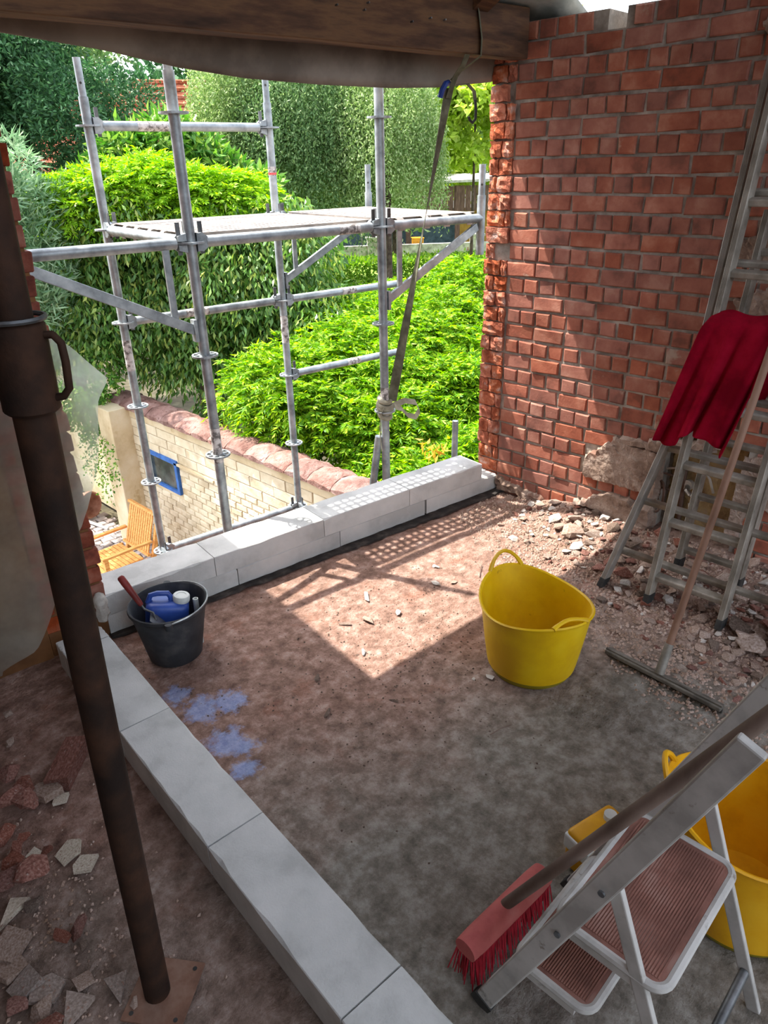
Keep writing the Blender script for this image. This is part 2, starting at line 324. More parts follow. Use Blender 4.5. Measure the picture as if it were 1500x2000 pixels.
def leafmat(name, cols, transl=.35, rough=.5, spec=.3):
    m, p, o = new(name); g = nd(m, 'ShaderNodeNewGeometry')
    c = ramp(m, g.outputs['Random Per Island'], [(i/(len(cols)-1) if len(cols) > 1 else 0, k) for i, k in enumerate(cols)])
    lk(m, c, p.inputs['Base Color']); p.inputs['Roughness'].default_value = rough; p.inputs['Specular IOR Level'].default_value = spec
    t = nd(m, 'ShaderNodeBsdfTranslucent'); h = nd(m, 'ShaderNodeHueSaturation'); h.inputs['Value'].default_value = 1.15; h.inputs['Saturation'].default_value = 1.1
    lk(m, c, h.inputs['Color']); lk(m, h.outputs[0], t.inputs[0])
    x = nd(m, 'ShaderNodeMixShader'); x.inputs[0].default_value = transl; lk(m, p.outputs[0], x.inputs[1]); lk(m, t.outputs[0], x.inputs[2]); lk(m, x.outputs[0], o.inputs[0])
    return m
MT['leaf_wis'] = leafmat('wisteria_leaf', ['#44780f', '#629815', '#7cac1c', '#98be26', '#b2cc36'], .45)
MT['leaf_top'] = leafmat('wisteria_top_leaf', ['#6fa51c', '#8cbe24', '#a6d030', '#bcdc40'], .45)
MT['leaf_climb'] = leafmat('climber_leaf', ['#3f622a', '#557e38', '#6a9444', '#86a852', '#b0b85a'], .35, .4, .5)
MT['leaf_bud'] = leafmat('silvery_leaf', ['#668c66', '#7fa278', '#97b48c', '#b0c6a0'], .25)
MT['leaf_dark'] = leafmat('dark_tree_leaf', ['#2c5030', '#3c663e', '#4f7c4e', '#66925c'], .25)
MT['leaf_birch'] = leafmat('birch_leaf', ['#6a8a4a', '#86a45e', '#a2ba76', '#c0ce98'], .35)
MT['leaf_willow'] = leafmat('darker_birch_leaf', ['#4c6c3e', '#62844e', '#7a9a5e', '#9cb47a'], .3)  # darker greens than the pale birch leaf
MT['leaf_maple'] = leafmat('maple_leaf', ['#9ab83e', '#b0ca4e', '#c4d862', '#d8e684'], .45)
MT['leaf_shrub'] = leafmat('shrub_leaf', ['#3c6a28', '#568a34', '#74a444', '#a8c25c'], .3)
MT['leaf_hedge'] = leafmat('hedge_leaf', ['#4d7a22', '#6a962c', '#86ac38', '#a3ba4a'], .3)
MT['flower'] = leafmat('lilac_blossom', ['#8d8fd0', '#a5a6de'], .3)
MT['leaf_autumn'] = leafmat('yellowing_leaf', ['#c9a23a', '#d9b84a', '#c28a3a'], .4)
# clear sheet: mostly see-through film with a milky sheen
m, p, o = new('plastic_film'); v = coords(m, 'OBJ', False)
p.inputs['Base Color'].default_value = lin('#dfe6dd'); p.inputs['Roughness'].default_value = .25; p.inputs['Specular IOR Level'].default_value = .5
tr = nd(m, 'ShaderNodeBsdfTranslucent'); tr.inputs[0].default_value = lin('#dfe8dc'); tp = nd(m, 'ShaderNodeBsdfTransparent'); tp.inputs[0].default_value = (.9, .93, .9, 1)
x1 = nd(m, 'ShaderNodeMixShader'); x1.inputs[0].default_value = .82; lk(m, p.outputs[0], x1.inputs[1]); lk(m, tr.outputs[0], x1.inputs[2])
x2 = nd(m, 'ShaderNodeMixShader'); f = ramp(m, noise(m, v, 5, 4), [(.35, '#b0b0b0'), (.7, '#dcdcdc')]); lk(m, f, x2.inputs[0]); lk(m, x1.outputs[0], x2.inputs[1]); lk(m, tp.outputs[0], x2.inputs[2]); lk(m, x2.outputs[0], o.inputs[0])
bump(m, p, noise(m, v, 22, 4, .7, 1.5), .6, .01); MT['film'] = m
# floor: concrete slab, brick dust, blue chalk spill
m, p, o = new('slab_with_brick_dust'); v = coords(m, 'POS'); sp = nd(m, 'ShaderNodeSeparateXYZ'); lk(m, v, sp.inputs[0])
n1 = noise(m, v, 2.4, 8, .65); n2 = math_(m, 'MULTIPLY_ADD', noise(m, v, 15, 9, .72), 1.5); n2.node.inputs[2].default_value = -.25; n3 = noise(m, v, 34, 6, .7)
conc = ramp(m, n2, [(.28, '#6d665b'), (.48, '#8c8478'), (.62, '#a39c91'), (.8, '#b5afa5')])
dust = ramp(m, n2, [(.25, '#70564a'), (.45, '#947566'), (.6, '#b08f80'), (.78, '#c6afa2')])
edge = math_(m, 'ADD', math_(m, 'ADD', sp.outputs['Y'], math_(m, 'MULTIPLY', sp.outputs['X'], .16)), math_(m, 'MULTIPLY', n1, .9))
fd = ramp(m, math_(m, 'MULTIPLY', math_(m, 'SUBTRACT', edge, 1.62), 1.6, True), [(0, '#000000'), (1, '#ffffff')])
left = math_(m, 'MULTIPLY', math_(m, 'SUBTRACT', .72, sp.outputs['X']), 6.0, True)
right = math_(m, 'MULTIPLY', math_(m, 'SUBTRACT', math_(m, 'ADD', sp.outputs['X'], math_(m, 'MULTIPLY', n1, .6)), 2.6), 3.0, True)
fd2 = math_(m, 'MAXIMUM', fd, math_(m, 'MAXIMUM', math_(m, 'MULTIPLY', left, math_(m, 'MULTIPLY', n1, 1.1, True)), math_(m, 'MULTIPLY', right, .8)), True)
c = mixc(m, fd2, conc, dust)
c = mixc(m, ramp(m, n1, [(.57, '#000000'), (.68, '#8a8a8a')]), c, '#5a4a3c')
c = mixc(m, math_(m, 'MULTIPLY', fd, ramp(m, noise(m, v, 5.5, 7, .7), [(.55, '#000000'), (.66, '#9a9a9a')])), c, '#a4684f')
c = mixc(m, ramp(m, n3, [(.62, '#000000'), (.72, '#aaaaaa')]), c, '#c0aa9c')
c = mixc(m, ramp(m, n3, [(.30, '#aaaaaa'), (.38, '#000000')]), c, '#3f352c')
blue = None
for bx, by, br in ((.976, 2.08, .07), (1.0, 1.94, .10), (1.08, 1.9, .09), (.955, 1.73, .09), (.985, 1.67, .07), (.925, 1.58, .06)):
    cv = nd(m, 'ShaderNodeCombineXYZ'); cv.inputs[0].default_value = bx; cv.inputs[1].default_value = by
    dv = nd(m, 'ShaderNodeVectorMath', operation='DISTANCE'); lk(m, v, dv.inputs[0]); lk(m, cv.outputs[0], dv.inputs[1])
    q = math_(m, 'MULTIPLY', math_(m, 'SUBTRACT', br, dv.outputs['Value']), 1/br); blue = q if blue is None else math_(m, 'MAXIMUM', blue, q)
bf = ramp(m, math_(m, 'ADD', blue, math_(m, 'MULTIPLY', math_(m, 'SUBTRACT', noise(m, v, 18, 6, .7), .5), 2.6)), [(.12, '#000000'), (.6, '#e0e0e0')])
c = mixc(m, bf, c, ramp(m, n3, [(.3, '#8098d6'), (.7, '#c2d3f6')]))
lk(m, c, p.inputs['Base Color']); p.inputs['Roughness'].default_value = .92; p.inputs['Specular IOR Level'].default_value = .25
hh = math_(m, 'ADD', math_(m, 'MULTIPLY', noise(m, v, 14, 9, .7), 1.0), math_(m, 'MULTIPLY', n3, .35)); bump(m, p, hh, 1.0, .035); MT['floor'] = m
# ------------------------------------------------------------------ floor
def build_floor():
    fine = .0165
    xs = np.concatenate([np.arange(-1.0, .1, .05), np.arange(.1, 3.35, fine), [3.36, 3.54]]); ys = np.concatenate([np.arange(-2.4, .3, .06), np.arange(.3, 2.9, fine)])
    X, Y = np.meshgrid(xs, ys); base = np.array([[floor_z(x, y) for x in xs] for y in ys])
    grey = 1/(1+np.exp(-(1.25-Y+.25*fnoise(X, Y, 2.5, 3, 5))*7))*1/(1+np.exp(-(X-.75)*20))
    rel = .0042*fnoise(X+Y*.6, Y-X*.5, 9, 5, 1, .62)*(.5+1.1*grey)+.0035*np.abs(fnoise(X*1.3+Y, Y*2.2-X, 6, 4, 2))*grey+.002*fnoise(X, Y, 40, 2, 3)
    Z = base+rel; mb = MB(); mb.v = list(zip(X.ravel().tolist(), Y.ravel().tolist(), Z.ravel().tolist())); nx = len(xs); keep = ((X-OO.x)*VV.x+(Y-OO.y)*VV.y) < .19
    for j in range(len(ys)-1):
        for i in range(nx-1):
            if keep[j, i]: a = j*nx+i; mb.f.append((a, a+1, a+nx+1, a+nx))
    mb.box((1.2, -.1, -.16), (4.6, 4.6, .24))
    o = mb.build('floor', MT['floor']); o.data.polygons.foreach_set('use_smooth', np.ones(len(o.data.polygons), dtype=bool)); tag(o, 'dusty concrete slab with brick dust and a blue chalk spill', kind='structure')
build_floor()
# ------------------------------------------------------------------ right-hand brick wall
XW = 3.32; CH = .081; Z0 = .025
NI = (.93, 1.315, -.1, .60)           # broken-out niche: y0, y1, z0, z1
def wall_top(y): return (2.374 if y > 1.85 else (2.293 if y > 1.765 else (2.374 if y > 1.60 else 2.86)))
wr = MB()
def wb(y0, y1, z0, z1, x0=XW+.011, x1=XW+.22): wr.box(((x0+x1)/2, (y0+y1)/2, (z0+z1)/2), (x1-x0, y1-y0, z1-z0))
wb(-2.4, NI[0], -.3, 2.86); wb(NI[0], NI[1], NI[3], 2.86); wb(NI[0], NI[1], -.3, NI[3], XW+.10); wb(NI[1], 1.60, -.3, 2.86); wb(1.60, 1.765, -.3, 2.37); wb(1.765, 1.85, -.3, 2.293); wb(1.85, 2.2, -.3, 2.37); wb(2.2, 2.43, -.3, 2.37)
wall_r = wr.build('wall_right', MT['mortar']); tag(wall_r, 'bare red brick party wall with raked mortar joints', kind='structure')
def brick_mesh(w, h, d, seed, rough=.0035, ch=.005):
    r = random.Random(seed); j = lambda: r.uniform(-rough, rough)
    y, z = w/2, h/2
    back = [(d, -y, -z), (d, y, -z), (d, y, z), (d, -y, z)]
    mid = [(ch, -y+j(), -z+j()), (ch, y+j(), -z+j()), (ch, y+j(), z+j()), (ch, -y+j(), z+j())]
    fr = [(j()*.6, m_[1]+(ch if m_[1] < 0 else -ch)+j()*.6, m_[2]+(ch if m_[2] < 0 else -ch)+j()*.6) for m_ in mid]
    vs = back+mid+fr; fs = [(0,1,2,3), (8,11,10,9)]
    for b in (0, 4):
        for k in range(4): fs.append((b+k, b+(k+1) % 4, b+4+(k+1) % 4, b+4+k))
    me = bpy.data.meshes.new('brick'); me.from_pydata(vs, [], fs); me.update()
    bm = bmesh.new(); bm.from_mesh(me); bmesh.ops.recalc_face_normals(bm, faces=bm.faces); bm.to_mesh(me); bm.free()
    return me
def to_px(p):
    c = cam.matrix_world.inverted() @ Vector(p)
    if c.z >= 0: return None
    return (750+1400*c.x/-c.z, 1000-1400*c.y/-c.z)
bx_s = [brick_mesh(.170, .068, .07, i) for i in range(7)]; bx_h = [brick_mesh(.081, .068, .07, 50+i) for i in range(7)]
for me in bx_s+bx_h: me.materials.append(MT['brick'])
bricks = []
rb = random.Random(3)
for k in range(-1, 36):
    z = Z0+CH*(k+.5); head = (k % 2 == 0); pitch = .0925 if head else .182
    y = (2.29-.0925*.5) if head else (2.305-.091)
    sh = rb.uniform(-.012, .012)
    while y > -2.3:
        if z+.03 < wall_top(y+pitch*.3) and z+.03 < wall_top(y-pitch*.3):
            skip = (NI[0]-.02 < y < NI[1]+.02 and z < NI[3]) or (1.35 < y < 1.70 and .23 < z < .42 and rb.random() < .8)
            if not skip: bricks.append((head, y+sh, z, rb.randrange(7), rb.uniform(-.004, .006), rb.uniform(-.012, .012)))
        y -= pitch
cp = Vector((0, 0, CAMH))
def vis(b):
    q = to_px((XW, b[1], b[2])); return q is not None and -20 < q[0] < 1520 and -20 < q[1] < 2020
ind = sorted([b for b in bricks if vis(b)], key=lambda b: (Vector((XW, b[1], b[2]))-cp).length-(.0 if b[0] else .5))[:294]
iset = set(id(b) for b in ind)
rest = MB(); dummy = {}
for b in bricks:
    me = (bx_h if b[0] else bx_s)[b[3]]
    if id(b) in iset:
        o = bpy.data.objects.new('brick', me); COL.objects.link(o); o.parent = wall_r; o.location = (XW+b[4], b[1], b[2]); o.rotation_euler = (b[5], 0, 0)
    else:
        n = len(rest.v); ca, sa = math.cos(b[5]), math.sin(b[5])
        for q in me.vertices: rest.v.append((XW+b[4]+q.co.x, b[1]+q.co.y*ca-q.co.z*sa, b[2]+q.co.y*sa+q.co.z*ca))
        for pl in me.polygons: rest.f.append(tuple(i+n for i in pl.vertices))
m, p, o = new('brick_face_far'); g = nd(m, 'ShaderNodeNewGeometry'); v = coords(m, 'POS')
c = ramp(m, noise(m, v, 7), [(.25, '#75493c'), (.42, '#905848'), (.58, '#9c6351'), (.75, '#ab7764')])
h = nd(m, 'ShaderNodeHueSaturation'); lk(m, c, h.inputs['Color']); lk(m, math_(m, 'ADD', math_(m, 'MULTIPLY', g.outputs['Random Per Island'], .4), .8), h.inputs['Value'])
lk(m, h.outputs[0], p.inputs['Base Color']); p.inputs['Roughness'].default_value = .9; bump(m, p, noise(m, v, 70, 5), .5, .003); MT['brick_far'] = m
o = rest.build('brickwork', MT['brick_far'], wall_r); o['kind'] = 'stuff'
# toothed end where the old facade was broken away
rt = random.Random(12)
for k in range(-1, 29):
    z = Z0+CH*(k+.5); ys = [2.30, 2.30+rt.uniform(.03, .09)] if rt.random() < .85 else [2.30]
    ys.append(2.448+rt.uniform(-.008, .006))
    for i in range(len(ys)-1):
        w = ys[i+1]-ys[i]-.008
        if w < .02 or rt.random() < .03: continue
        mb = MB(); d = rt.uniform(-.016, -.002); N = 4; M = 4; n0 = 0
        for a in range(N+1):
            for b in range(M+1):
                ed = a in (0, N) or b in (0, M)
                mb.v.append((XW+d+(rt.uniform(.001, .008) if ed else rt.uniform(-.009, .008)), ys[i]+.002+w*a/N+(rt.uniform(-.004, .004)), z-.036+.072*b/M+rt.uniform(-.004, .004)))
        for a in range(N):
            for b in range(M):
                q = a*(M+1)+b; mb.f.append((q, q+1, q+M+2, q+M+1))
        ring = [a*(M+1) for a in range(N+1)]+[N*(M+1)+b for b in range(1, M+1)]+[a*(M+1)+M for a in range(N-1, -1, -1)]+[b for b in range(M-1, 0, -1)]
        n1 = len(mb.v)
        for q in ring: mb.v.append((XW+.10, mb.v[q][1], mb.v[q][2]))
        for q in range(len(ring)): mb.f.append((ring[q], ring[(q+1) % len(ring)], n1+(q+1) % len(ring), n1+q))
        mb.build('broken_brick', MT['brick_raw'], wall_r, off=(XW, ys[i], z))
def patch(name, mat, poly, x0, t, parent, seed, n=26):
    "rough slab of plaster standing proud of a wall, outline in (y, z)"
    r = random.Random(seed); ys = [q[0] for q in poly]; zs = [q[1] for q in poly]; y0, y1, z0, z1 = min(ys), max(ys), min(zs), max(zs)
    def ins(y, z):
        c = False
        for i in range(len(poly)):
            a, b = poly[i], poly[(i+1) % len(poly)]
            if (a[1] > z) != (b[1] > z) and y < (b[0]-a[0])*(z-a[1])/(b[1]-a[1])+a[0]: c = not c
        return c
    mb = MB(); idx = {}; nz = max(6, int(n*(z1-z0)/(y1-y0)))
    keep = [[ins(y0+(y1-y0)*(i+.5)/n, z0+(z1-z0)*(j+.5)/nz) for j in range(nz)] for i in range(n)]
    k = lambda i, j: 0 <= i < n and 0 <= j < nz and keep[i][j]
    def vert(i, j):
        if (i, j) not in idx:
            full = all(k(i+a, j+b) for a in (-1, 0) for b in (-1, 0))
            y = y0+(y1-y0)*i/n+r.uniform(-.3, .3)*(y1-y0)/n; z = z0+(z1-z0)*j/nz+r.uniform(-.3, .3)*(z1-z0)/nz
            x = x0-(t*(.85+.12*h2(y*2, z*2))+r.uniform(-.003, .003) if full else 0)
            idx[(i, j)] = len(mb.v); mb.v.append((x if full else x0+.02, y, z))
        return idx[(i, j)]
    for i in range(n):
        for j in range(nz):
            if keep[i][j]: mb.f.append((vert(i, j), vert(i, j+1), vert(i+1, j+1), vert(i+1, j)))
    o = mb.build(name, mat, parent, smooth=False); return o
patch('plaster_patch', MT['plaster'], [(1.74, .37), (1.60, .49), (1.31, .50), (1.31, .22), (1.45, .235), (1.74, .235)], XW+.004, .032, wall_r, 1)
patch('plaster_patch', MT['plaster'], [(1.84, .06), (1.58, .21), (1.31, .19), (1.31, .0), (1.45, .03), (1.58, .05)], XW+.006, .045, wall_r, 2)
patch('plaster_patch', MT['plaster'], [(1.60, .52), (1.30, .56), (1.06, .62), (1.05, .55), (1.30, .48), (1.60, .45)], XW+.004, .035, wall_r, 3)
patch('plaster_patch', MT['plaster'], [(1.17, 1.48), (.86, 1.56), (.80, 1.38), (1.12, 1.37)], XW-.002, .014, wall_r, 4)
patch('plaster_patch', MT['plaster'], [(1.14, 1.24), (1.0, 1.31), (.80, 1.30), (.80, 1.18), (1.1, 1.17)], XW-.002, .012, wall_r, 5)
patch('plaster_patch', MT['plaster'], [(.95, .55), (.80, .62), (.70, .45), (.76, .30), (.88, .36), (.90, .12), (.97, .10)], XW-.002, .02, wall_r, 6)
patch('niche_lining', MT['plaster_y'], [(.935, -.05), (1.31, -.05), (1.31, .595), (.935, .595)], XW+.10, .02, wall_r, 7, 18)
patch('plaster_patch', MT['plaster'], [(1.22, 2.24), (1.14, 2.31), (1.10, 2.22), (1.16, 2.17)], XW-.002, .014, wall_r, 8, 10)
patch('plaster_patch', MT['plaster'], [(2.30, .0), (1.95, -.02), (1.95, .05), (2.1, .07), (2.30, .10)], XW-.004, .03, wall_r, 9, 16)
# ------------------------------------------------------------------ left pier, facade remains, added shadow-casting wall, left wall
wl = MB(); wl.box(F(-1.35, .1, 1.0), (2.2, .2, 2.4), FR); wl.box(F(-.13, .1, 1.02), (.235, .185, 2.36), FR)
wall_f = wl.build('wall_front', MT['cardboard']); tag(wall_f, 'dark remains of the facade at the left of the opening', kind='structure')
for k in range(-1, 27):
    z = Z0+CH*(k+.5)
    for i, (a0, a1, b0, b1) in enumerate(([(-.115, .004, -.004, .098), (-.25, -.125, -.004, .098), (-.115, .004, .106, .204)] if k % 2 else [(-.19, .004, -.004, .098), (-.115, .004, .106, .204), (-.25, -.2, -.004, .098)])):
        if z < .12: continue
        mb = MB(); jj = rt.uniform(-.008, .006); mb.box((0, 0, 0), (a1-a0-.006, b1-b0-.006, .068)); mb.v = [(q[0]+rt.uniform(-.004, .004), q[1]+rt.uniform(-.003, .003), q[2]+rt.uniform(-.003, .003)) for q in mb.v]
        o = mb.build('brick', MT['brick_old'], bevel=.004, seg=1); o.parent = wall_f; o.location = F((a0+a1)/2+jj, (b0+b1)/2, z); o.rotation_euler = (0, 0, -.1395)
ww = MB(); ww.box(F(-.22, .95, -.05), (.34, 1.5, 5.7), FR)  # unseen wall added outside, sized to cast the left shadow edge
tag(ww.build('wall_shadow_caster', MT['ext_render']), 'unseen wall added outside to cast the shadow edge on the floor', kind='structure')
wl = MB(); wl.box((-1.05, .2, 1.5), (.2, 6.0, 3.6)); tag(wl.build('wall_left', MT['plaster']), 'old plastered wall at the left', kind='structure')
wl = MB(); wl.box(F(1.1, .1, -1.6), (2.7, .22, 2.7), FR); tag(wl.build('wall_facade_below', MT['ext_render']), 'facade wall below the slab', kind='structure')
fo = MB(); rf = random.Random(5)
fo.lathe([(0, -.075), (.018, -.062), (.026, -.03), (.022, -.005), (.029, .022), (.024, .05), (.010, .068), (0, .072)], F(-.035, -.022, .168), 18)
fo.v = [(q[0]+.006*h2(q[1]*9, q[2]*9), q[1]+.006*h2(q[0]*9, q[2]*11), q[2]+.003*h2(q[0]*7, q[1]*9)) for q in fo.v]
tag(fo.build('foam_filler', MT['foam'], smooth=True), 'blob of white expanding foam between pier and block wall', 'foam')
# ------------------------------------------------------------------ block walls
def block(name, parent, dims, loc, rz, seed):
    r = random.Random(seed); l, w, h = dims; mb = MB(); N = 10
    ring = []
    for i in range(N+1):      # slightly worn upper arrises
        x = -l/2+l*i/N
        c = .0025 if r.random() < .75 else r.uniform(.004, .011); d = .0025 if r.random() < .75 else r.uniform(.004, .011)
        ring.append([(x, -w/2, -h/2), (x, -w/2, h/2-c), (x, -w/2+c, h/2), (x, w/2-d, h/2), (x, w/2, h/2-d), (x, w/2, -h/2)])
    for q in ring: mb.v += q
    for i in range(N):
        for k in range(6):
            a, b = i*6+k, i*6+(k+1) % 6; mb.f.append((a, b, b+6, a+6))
    mb.f += [tuple(range(6))[::-1], tuple(range(N*6, N*6+6))]
    o = mb.build(name, MT['aac']); o.parent = parent; o.location = loc; o.rotation_euler = (0, 0, rz); return o
par = empty('low_block_wall', (0, 0, 0), 'low parapet of two courses of white aerated blocks along the opening', 'wall')
FA = -.1395
cuts = [-.01, .49, 1.089, 1.65, 2.205]
for i in range(4): block('block', par, (cuts[i+1]-cuts[i]-.003, .195, .097), F((cuts[i]+cuts[i+1])/2, .0975, .1515), FA, i)
cuts = [-.015, .597, 1.183, 1.773, 2.336]
for i in range(4):
    gap = .014 if i == 2 else .004
    block('block', par, (cuts[i+1]-cuts[i]-gap, .197, .097), F((cuts[i]+cuts[i+1])/2-gap/2, .0975, .0530), FA, 10+i)
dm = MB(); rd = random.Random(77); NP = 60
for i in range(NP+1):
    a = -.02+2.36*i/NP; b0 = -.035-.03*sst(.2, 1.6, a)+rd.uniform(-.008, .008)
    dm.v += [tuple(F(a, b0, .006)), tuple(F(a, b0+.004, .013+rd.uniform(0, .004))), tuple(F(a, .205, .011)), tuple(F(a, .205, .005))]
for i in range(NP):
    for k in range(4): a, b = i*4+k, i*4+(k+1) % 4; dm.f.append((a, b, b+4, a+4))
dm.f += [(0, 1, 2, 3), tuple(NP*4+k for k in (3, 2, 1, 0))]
MT['bitumen'] = pmat('shade_black_sheet', [(.3, '#2a2725'), (.55, '#3d3834'), (.75, '#57504a')], 14, .9, bmp=.7, bscale=60, bdist=.006)  # blackish colour imitating shade on the strip, also used on the added sun cover
tag(dm.build('shade_strip', MT['bitumen'], off=F(1.1, .08, 0)), 'blackish strip standing in for the shade under the low block wall', 'bitumen strip')  # blackish strip imitating the shade line below the blocks
row = empty('block_row', (0, 0, 0), 'single course of grey white aerated blocks running towards the viewer', 'wall')
rp = [Vector((.838, 2.560, 0)), Vector((.828, 2.462, 0)), Vector((.768, 1.908, 0)), Vector((.714, 1.312, 0)), Vector((.664, .722, 0)), Vector((.612, .128, 0)), Vector((.560, -.47, 0)), Vector((.51, -1.07, 0))]
for i in range(len(rp)-1):
    c = (rp[i]+rp[i+1])/2; d = rp[i]-rp[i+1]
    block('block', row, (d.length-.005, .178, .117), c+Vector((0, 0, .0615)), math.atan2(d.y, d.x), 30+i)
# ------------------------------------------------------------------ beam, tarpaulin, roof
be = MB()
N = 24
for i in range(N+1):
    a = -1.9+4.235*i/N; j = lambda: rt.uniform(-.002, .002)
    be.v += [tuple(F(a, -.055+j(), 2.22+j())), tuple(F(a, .045+j(), 2.22+j())), tuple(F(a, .045, 2.42)), tuple(F(a, -.055+j(), 2.42))]
for i in range(N):
    for k in range(4): a, b = i*4+k, i*4+(k+1) % 4; be.f.append((a, a+4, b+4, b))
be.f += [(0, 1, 2, 3), tuple(N*4+k for k in (3, 2, 1, 0))]
beam = be.build('roof_beam', MT['wood_beam'], off=F(.2, 0, 2.32), bevel=.004, seg=1); tag(beam, 'rough sawn brown timber beam spanning the opening', 'beam')
for a, z in ((1.02, 2.36), (1.06, 2.365), (1.16, 2.345), (1.25, 2.335), (1.30, 2.36), (1.40, 2.355), (1.38, 2.33), (.28, 2.36), (.16, 2.37), (1.72, 2.33), (1.80, 2.33), (1.62, 2.31), (.75, 2.34)):
    nb = MB(); nb.tube([F(a, -.05, z), F(a+.004, -.068, z+.002)], [.003, .0035], 6); nb.build('nail', MT['steel_dark'], beam)
tl = MB(); TA = [-1.2, .093, .412, .686, .956, 1.288, 1.668, 1.974, 2.293, 2.345]; TZ = [2.25, 2.197, 2.17, 2.13, 2.106, 2.096, 2.096, 2.11, 2.143, 2.15]
NA, NZ = 60, 12
for i in range(NA+1):
    a = .008+2.337*i/NA; zb = float(np.interp(a, TA, TZ))
    for j in range(NZ+1):
        t = j/NZ; z = zb+(2.46-zb)*t; b = .15*(1-t)**.7+.055*(t)+.016*math.sin(a*7+t*3)*(1-t)*t*2+.012*math.sin(a*3.1+5*t)
        tl.v.append(tuple(F(a, b, z)))
for i in range(NA):
    for j in range(NZ): q = i*(NZ+1)+j; tl.f.append((q, q+1, q+NZ+2, q+NZ+1))
tarp = tl.build('tarpaulin', MT['tarp'], smooth=True, off=F(.6, .1, 2.3)); tag(tarp, 'grey brown tarpaulin sagging behind the beam', 'tarpaulin')
sm = tarp.modifiers.new('s', 'SOLIDIFY'); sm.thickness = .003
hem = MB(); hem.tube([F(a, .151+.012*math.sin(a*3.1), float(np.interp(a, TA, TZ))+.002) for a in np.linspace(.01, 2.34, 50)], .004, 6); hem.build('hem', MT['tarp'], tarp, smooth=True)
# boarded roof slope above the beam, and the grey membrane beside the brick wall
def roofp(a, b, dz=0): return F(a, b, 2.425+(-.055-b)*.42+dz)
rb2 = MB()
ceil = empty('ceiling', (0, 0, 0), 'boarded underside of the roof slope', kind='structure')
k = 0; a = -2.6
while a < 1.90:
    w = .17; mb = MB(); b0, b1 = -.05+.0, -3.1
    vs = [roofp(a+.003, b0), roofp(a+w-.003, b0), roofp(a+w-.003, b1), roofp(a+.003, b1)]
    mb.add(vs+[q+Vector((0, 0, .022)) for q in vs], [(0,1,2,3),(7,6,5,4),(0,4,5,1),(1,5,6,2),(2,6,7,3),(3,7,4,0)]); mb.build('board', MT['wood_board'], ceil); a += w
mb = MB(); mb.box(F(-.3, .0, 2.47), (4.4, .03, .10), FR); mb.build('fascia_board', MT['wood_board'], ceil)
mb = MB(); vs = [roofp(-2.7, .02, .03), roofp(2.06, .02, .03), roofp(2.06, -3.12, .03), roofp(-2.7, -3.12, .03)]
mb.add(vs+[q+Vector((0, 0, .02)) for q in vs], [(0,1,2,3),(7,6,5,4),(0,4,5,1),(1,5,6,2),(2,6,7,3),(3,7,4,0)]); mb.build('added_sun_cover', MT['bitumen'], ceil)  # unseen cover added to stop sun streaks through the board gaps
for a0 in (2.02, .9, -.4):
    mb = MB(); mb.bar(roofp(a0, .03, -.0)+Vector((0, 0, .02 if a0 > 2 else .1)), roofp(a0-.2, -3.1)+Vector((0, 0, .02 if a0 > 2 else .1)), .09, .12); o = mb.build('rafter', MT['wood_beam'], ceil)
mb = MB(); pts = []
for i in range(25):
    t = i/24; b = .06-3.1*t
    for j in range(9):
        s = j/8; lim = 3.3 if b > -.19 else (3.35-1.003-.139*b)/.9903
        a = 2.02+(lim-2.02)*s; mb.v.append(tuple(roofp(a, b, .015-.06*math.sin(PI*s)*.4-(.0 if a < 2.4 else (a-2.4)*.35)+.01*math.sin(9*t+4*s))))
for i in range(24):
    for j in range(8): q = i*9+j; mb.f.append((q, q+1, q+10, q+9))
tag(mb.build('roof_membrane', MT['membrane'], smooth=True), 'pale grey roofing membrane stretched between rafter and brick wall', 'membrane').modifiers.new('s', 'SOLIDIFY').thickness = .003
# ------------------------------------------------------------------ scaffold tower
scaf = empty('scaffold_tower', F(.767, .444, -2.9), 'galvanised ring lock scaffold tower standing outside the opening', 'scaffold')
PP = {1: (.765, 1.51), 2: (.77, .444), 3: (1.83, 1.51), 4: (1.837, .444)}
def rosette_mesh():
    mb = MB(); n = 48; ro, ri, th = .062, .024, .008
    holes = [(.043, k*PI/4, .011 if k % 2 else .008) for k in range(8)]
    bm = bmesh.new()
    # ring of eight spokes around eight holes, built as outer ring, inner ring and spokes
    def ring(r0, r1):
        v = []
        for z in (-th/2, th/2):
            for r in (r0, r1):
                for k in range(24): a = 2*PI*k/24; v.append((r*math.cos(a), r*math.sin(a), z))
        f = []
        for k in range(24):
            l = (k+1) % 24
            f += [(k, l, 24+l, 24+k), (48+k, 72+k, 72+l, 48+l), (24+k, 24+l, 72+l, 72+k), (k, 48+k, 48+l, l)]
        mb.add(v, f)
    ring(.022, .033); ring(.053, .062)
    for k in range(8):
        a = (k+.5)*PI/4; d = Vector((math.cos(a), math.sin(a), 0)); mb.bar(d*.031, d*.055, .012, th)
    return mb.mesh('rosette')
ros = rosette_mesh(); ros.materials.append(MT['galv'])
def post(pid, ztop, zbot=-2.85, spigot=.30):
    a, b = PP[pid] if isinstance(pid, int) else pid
    mb = MB(); mb.tube([F(a, b, zbot), F(a, b, ztop)], .0242, 16)
    o = mb.build('post', MT['galv'], scaf, smooth=True)
    if spigot:
        s = MB(); s.tube([F(a, b, ztop-.03), F(a, b, ztop+spigot)], .0195, 14); s.build('spigot', MT['galv'], o, smooth=True)
        hmb = MB(); q = F(a, b, ztop+spigot*.35); d = (Vector((0, 0, q.z))-q); d.z = 0; d.normalize(); hmb.tube([q+d*.018, q+d*.0202], .006, 10); hmb.build('pin_hole', MT['rubber'], o)
    return o
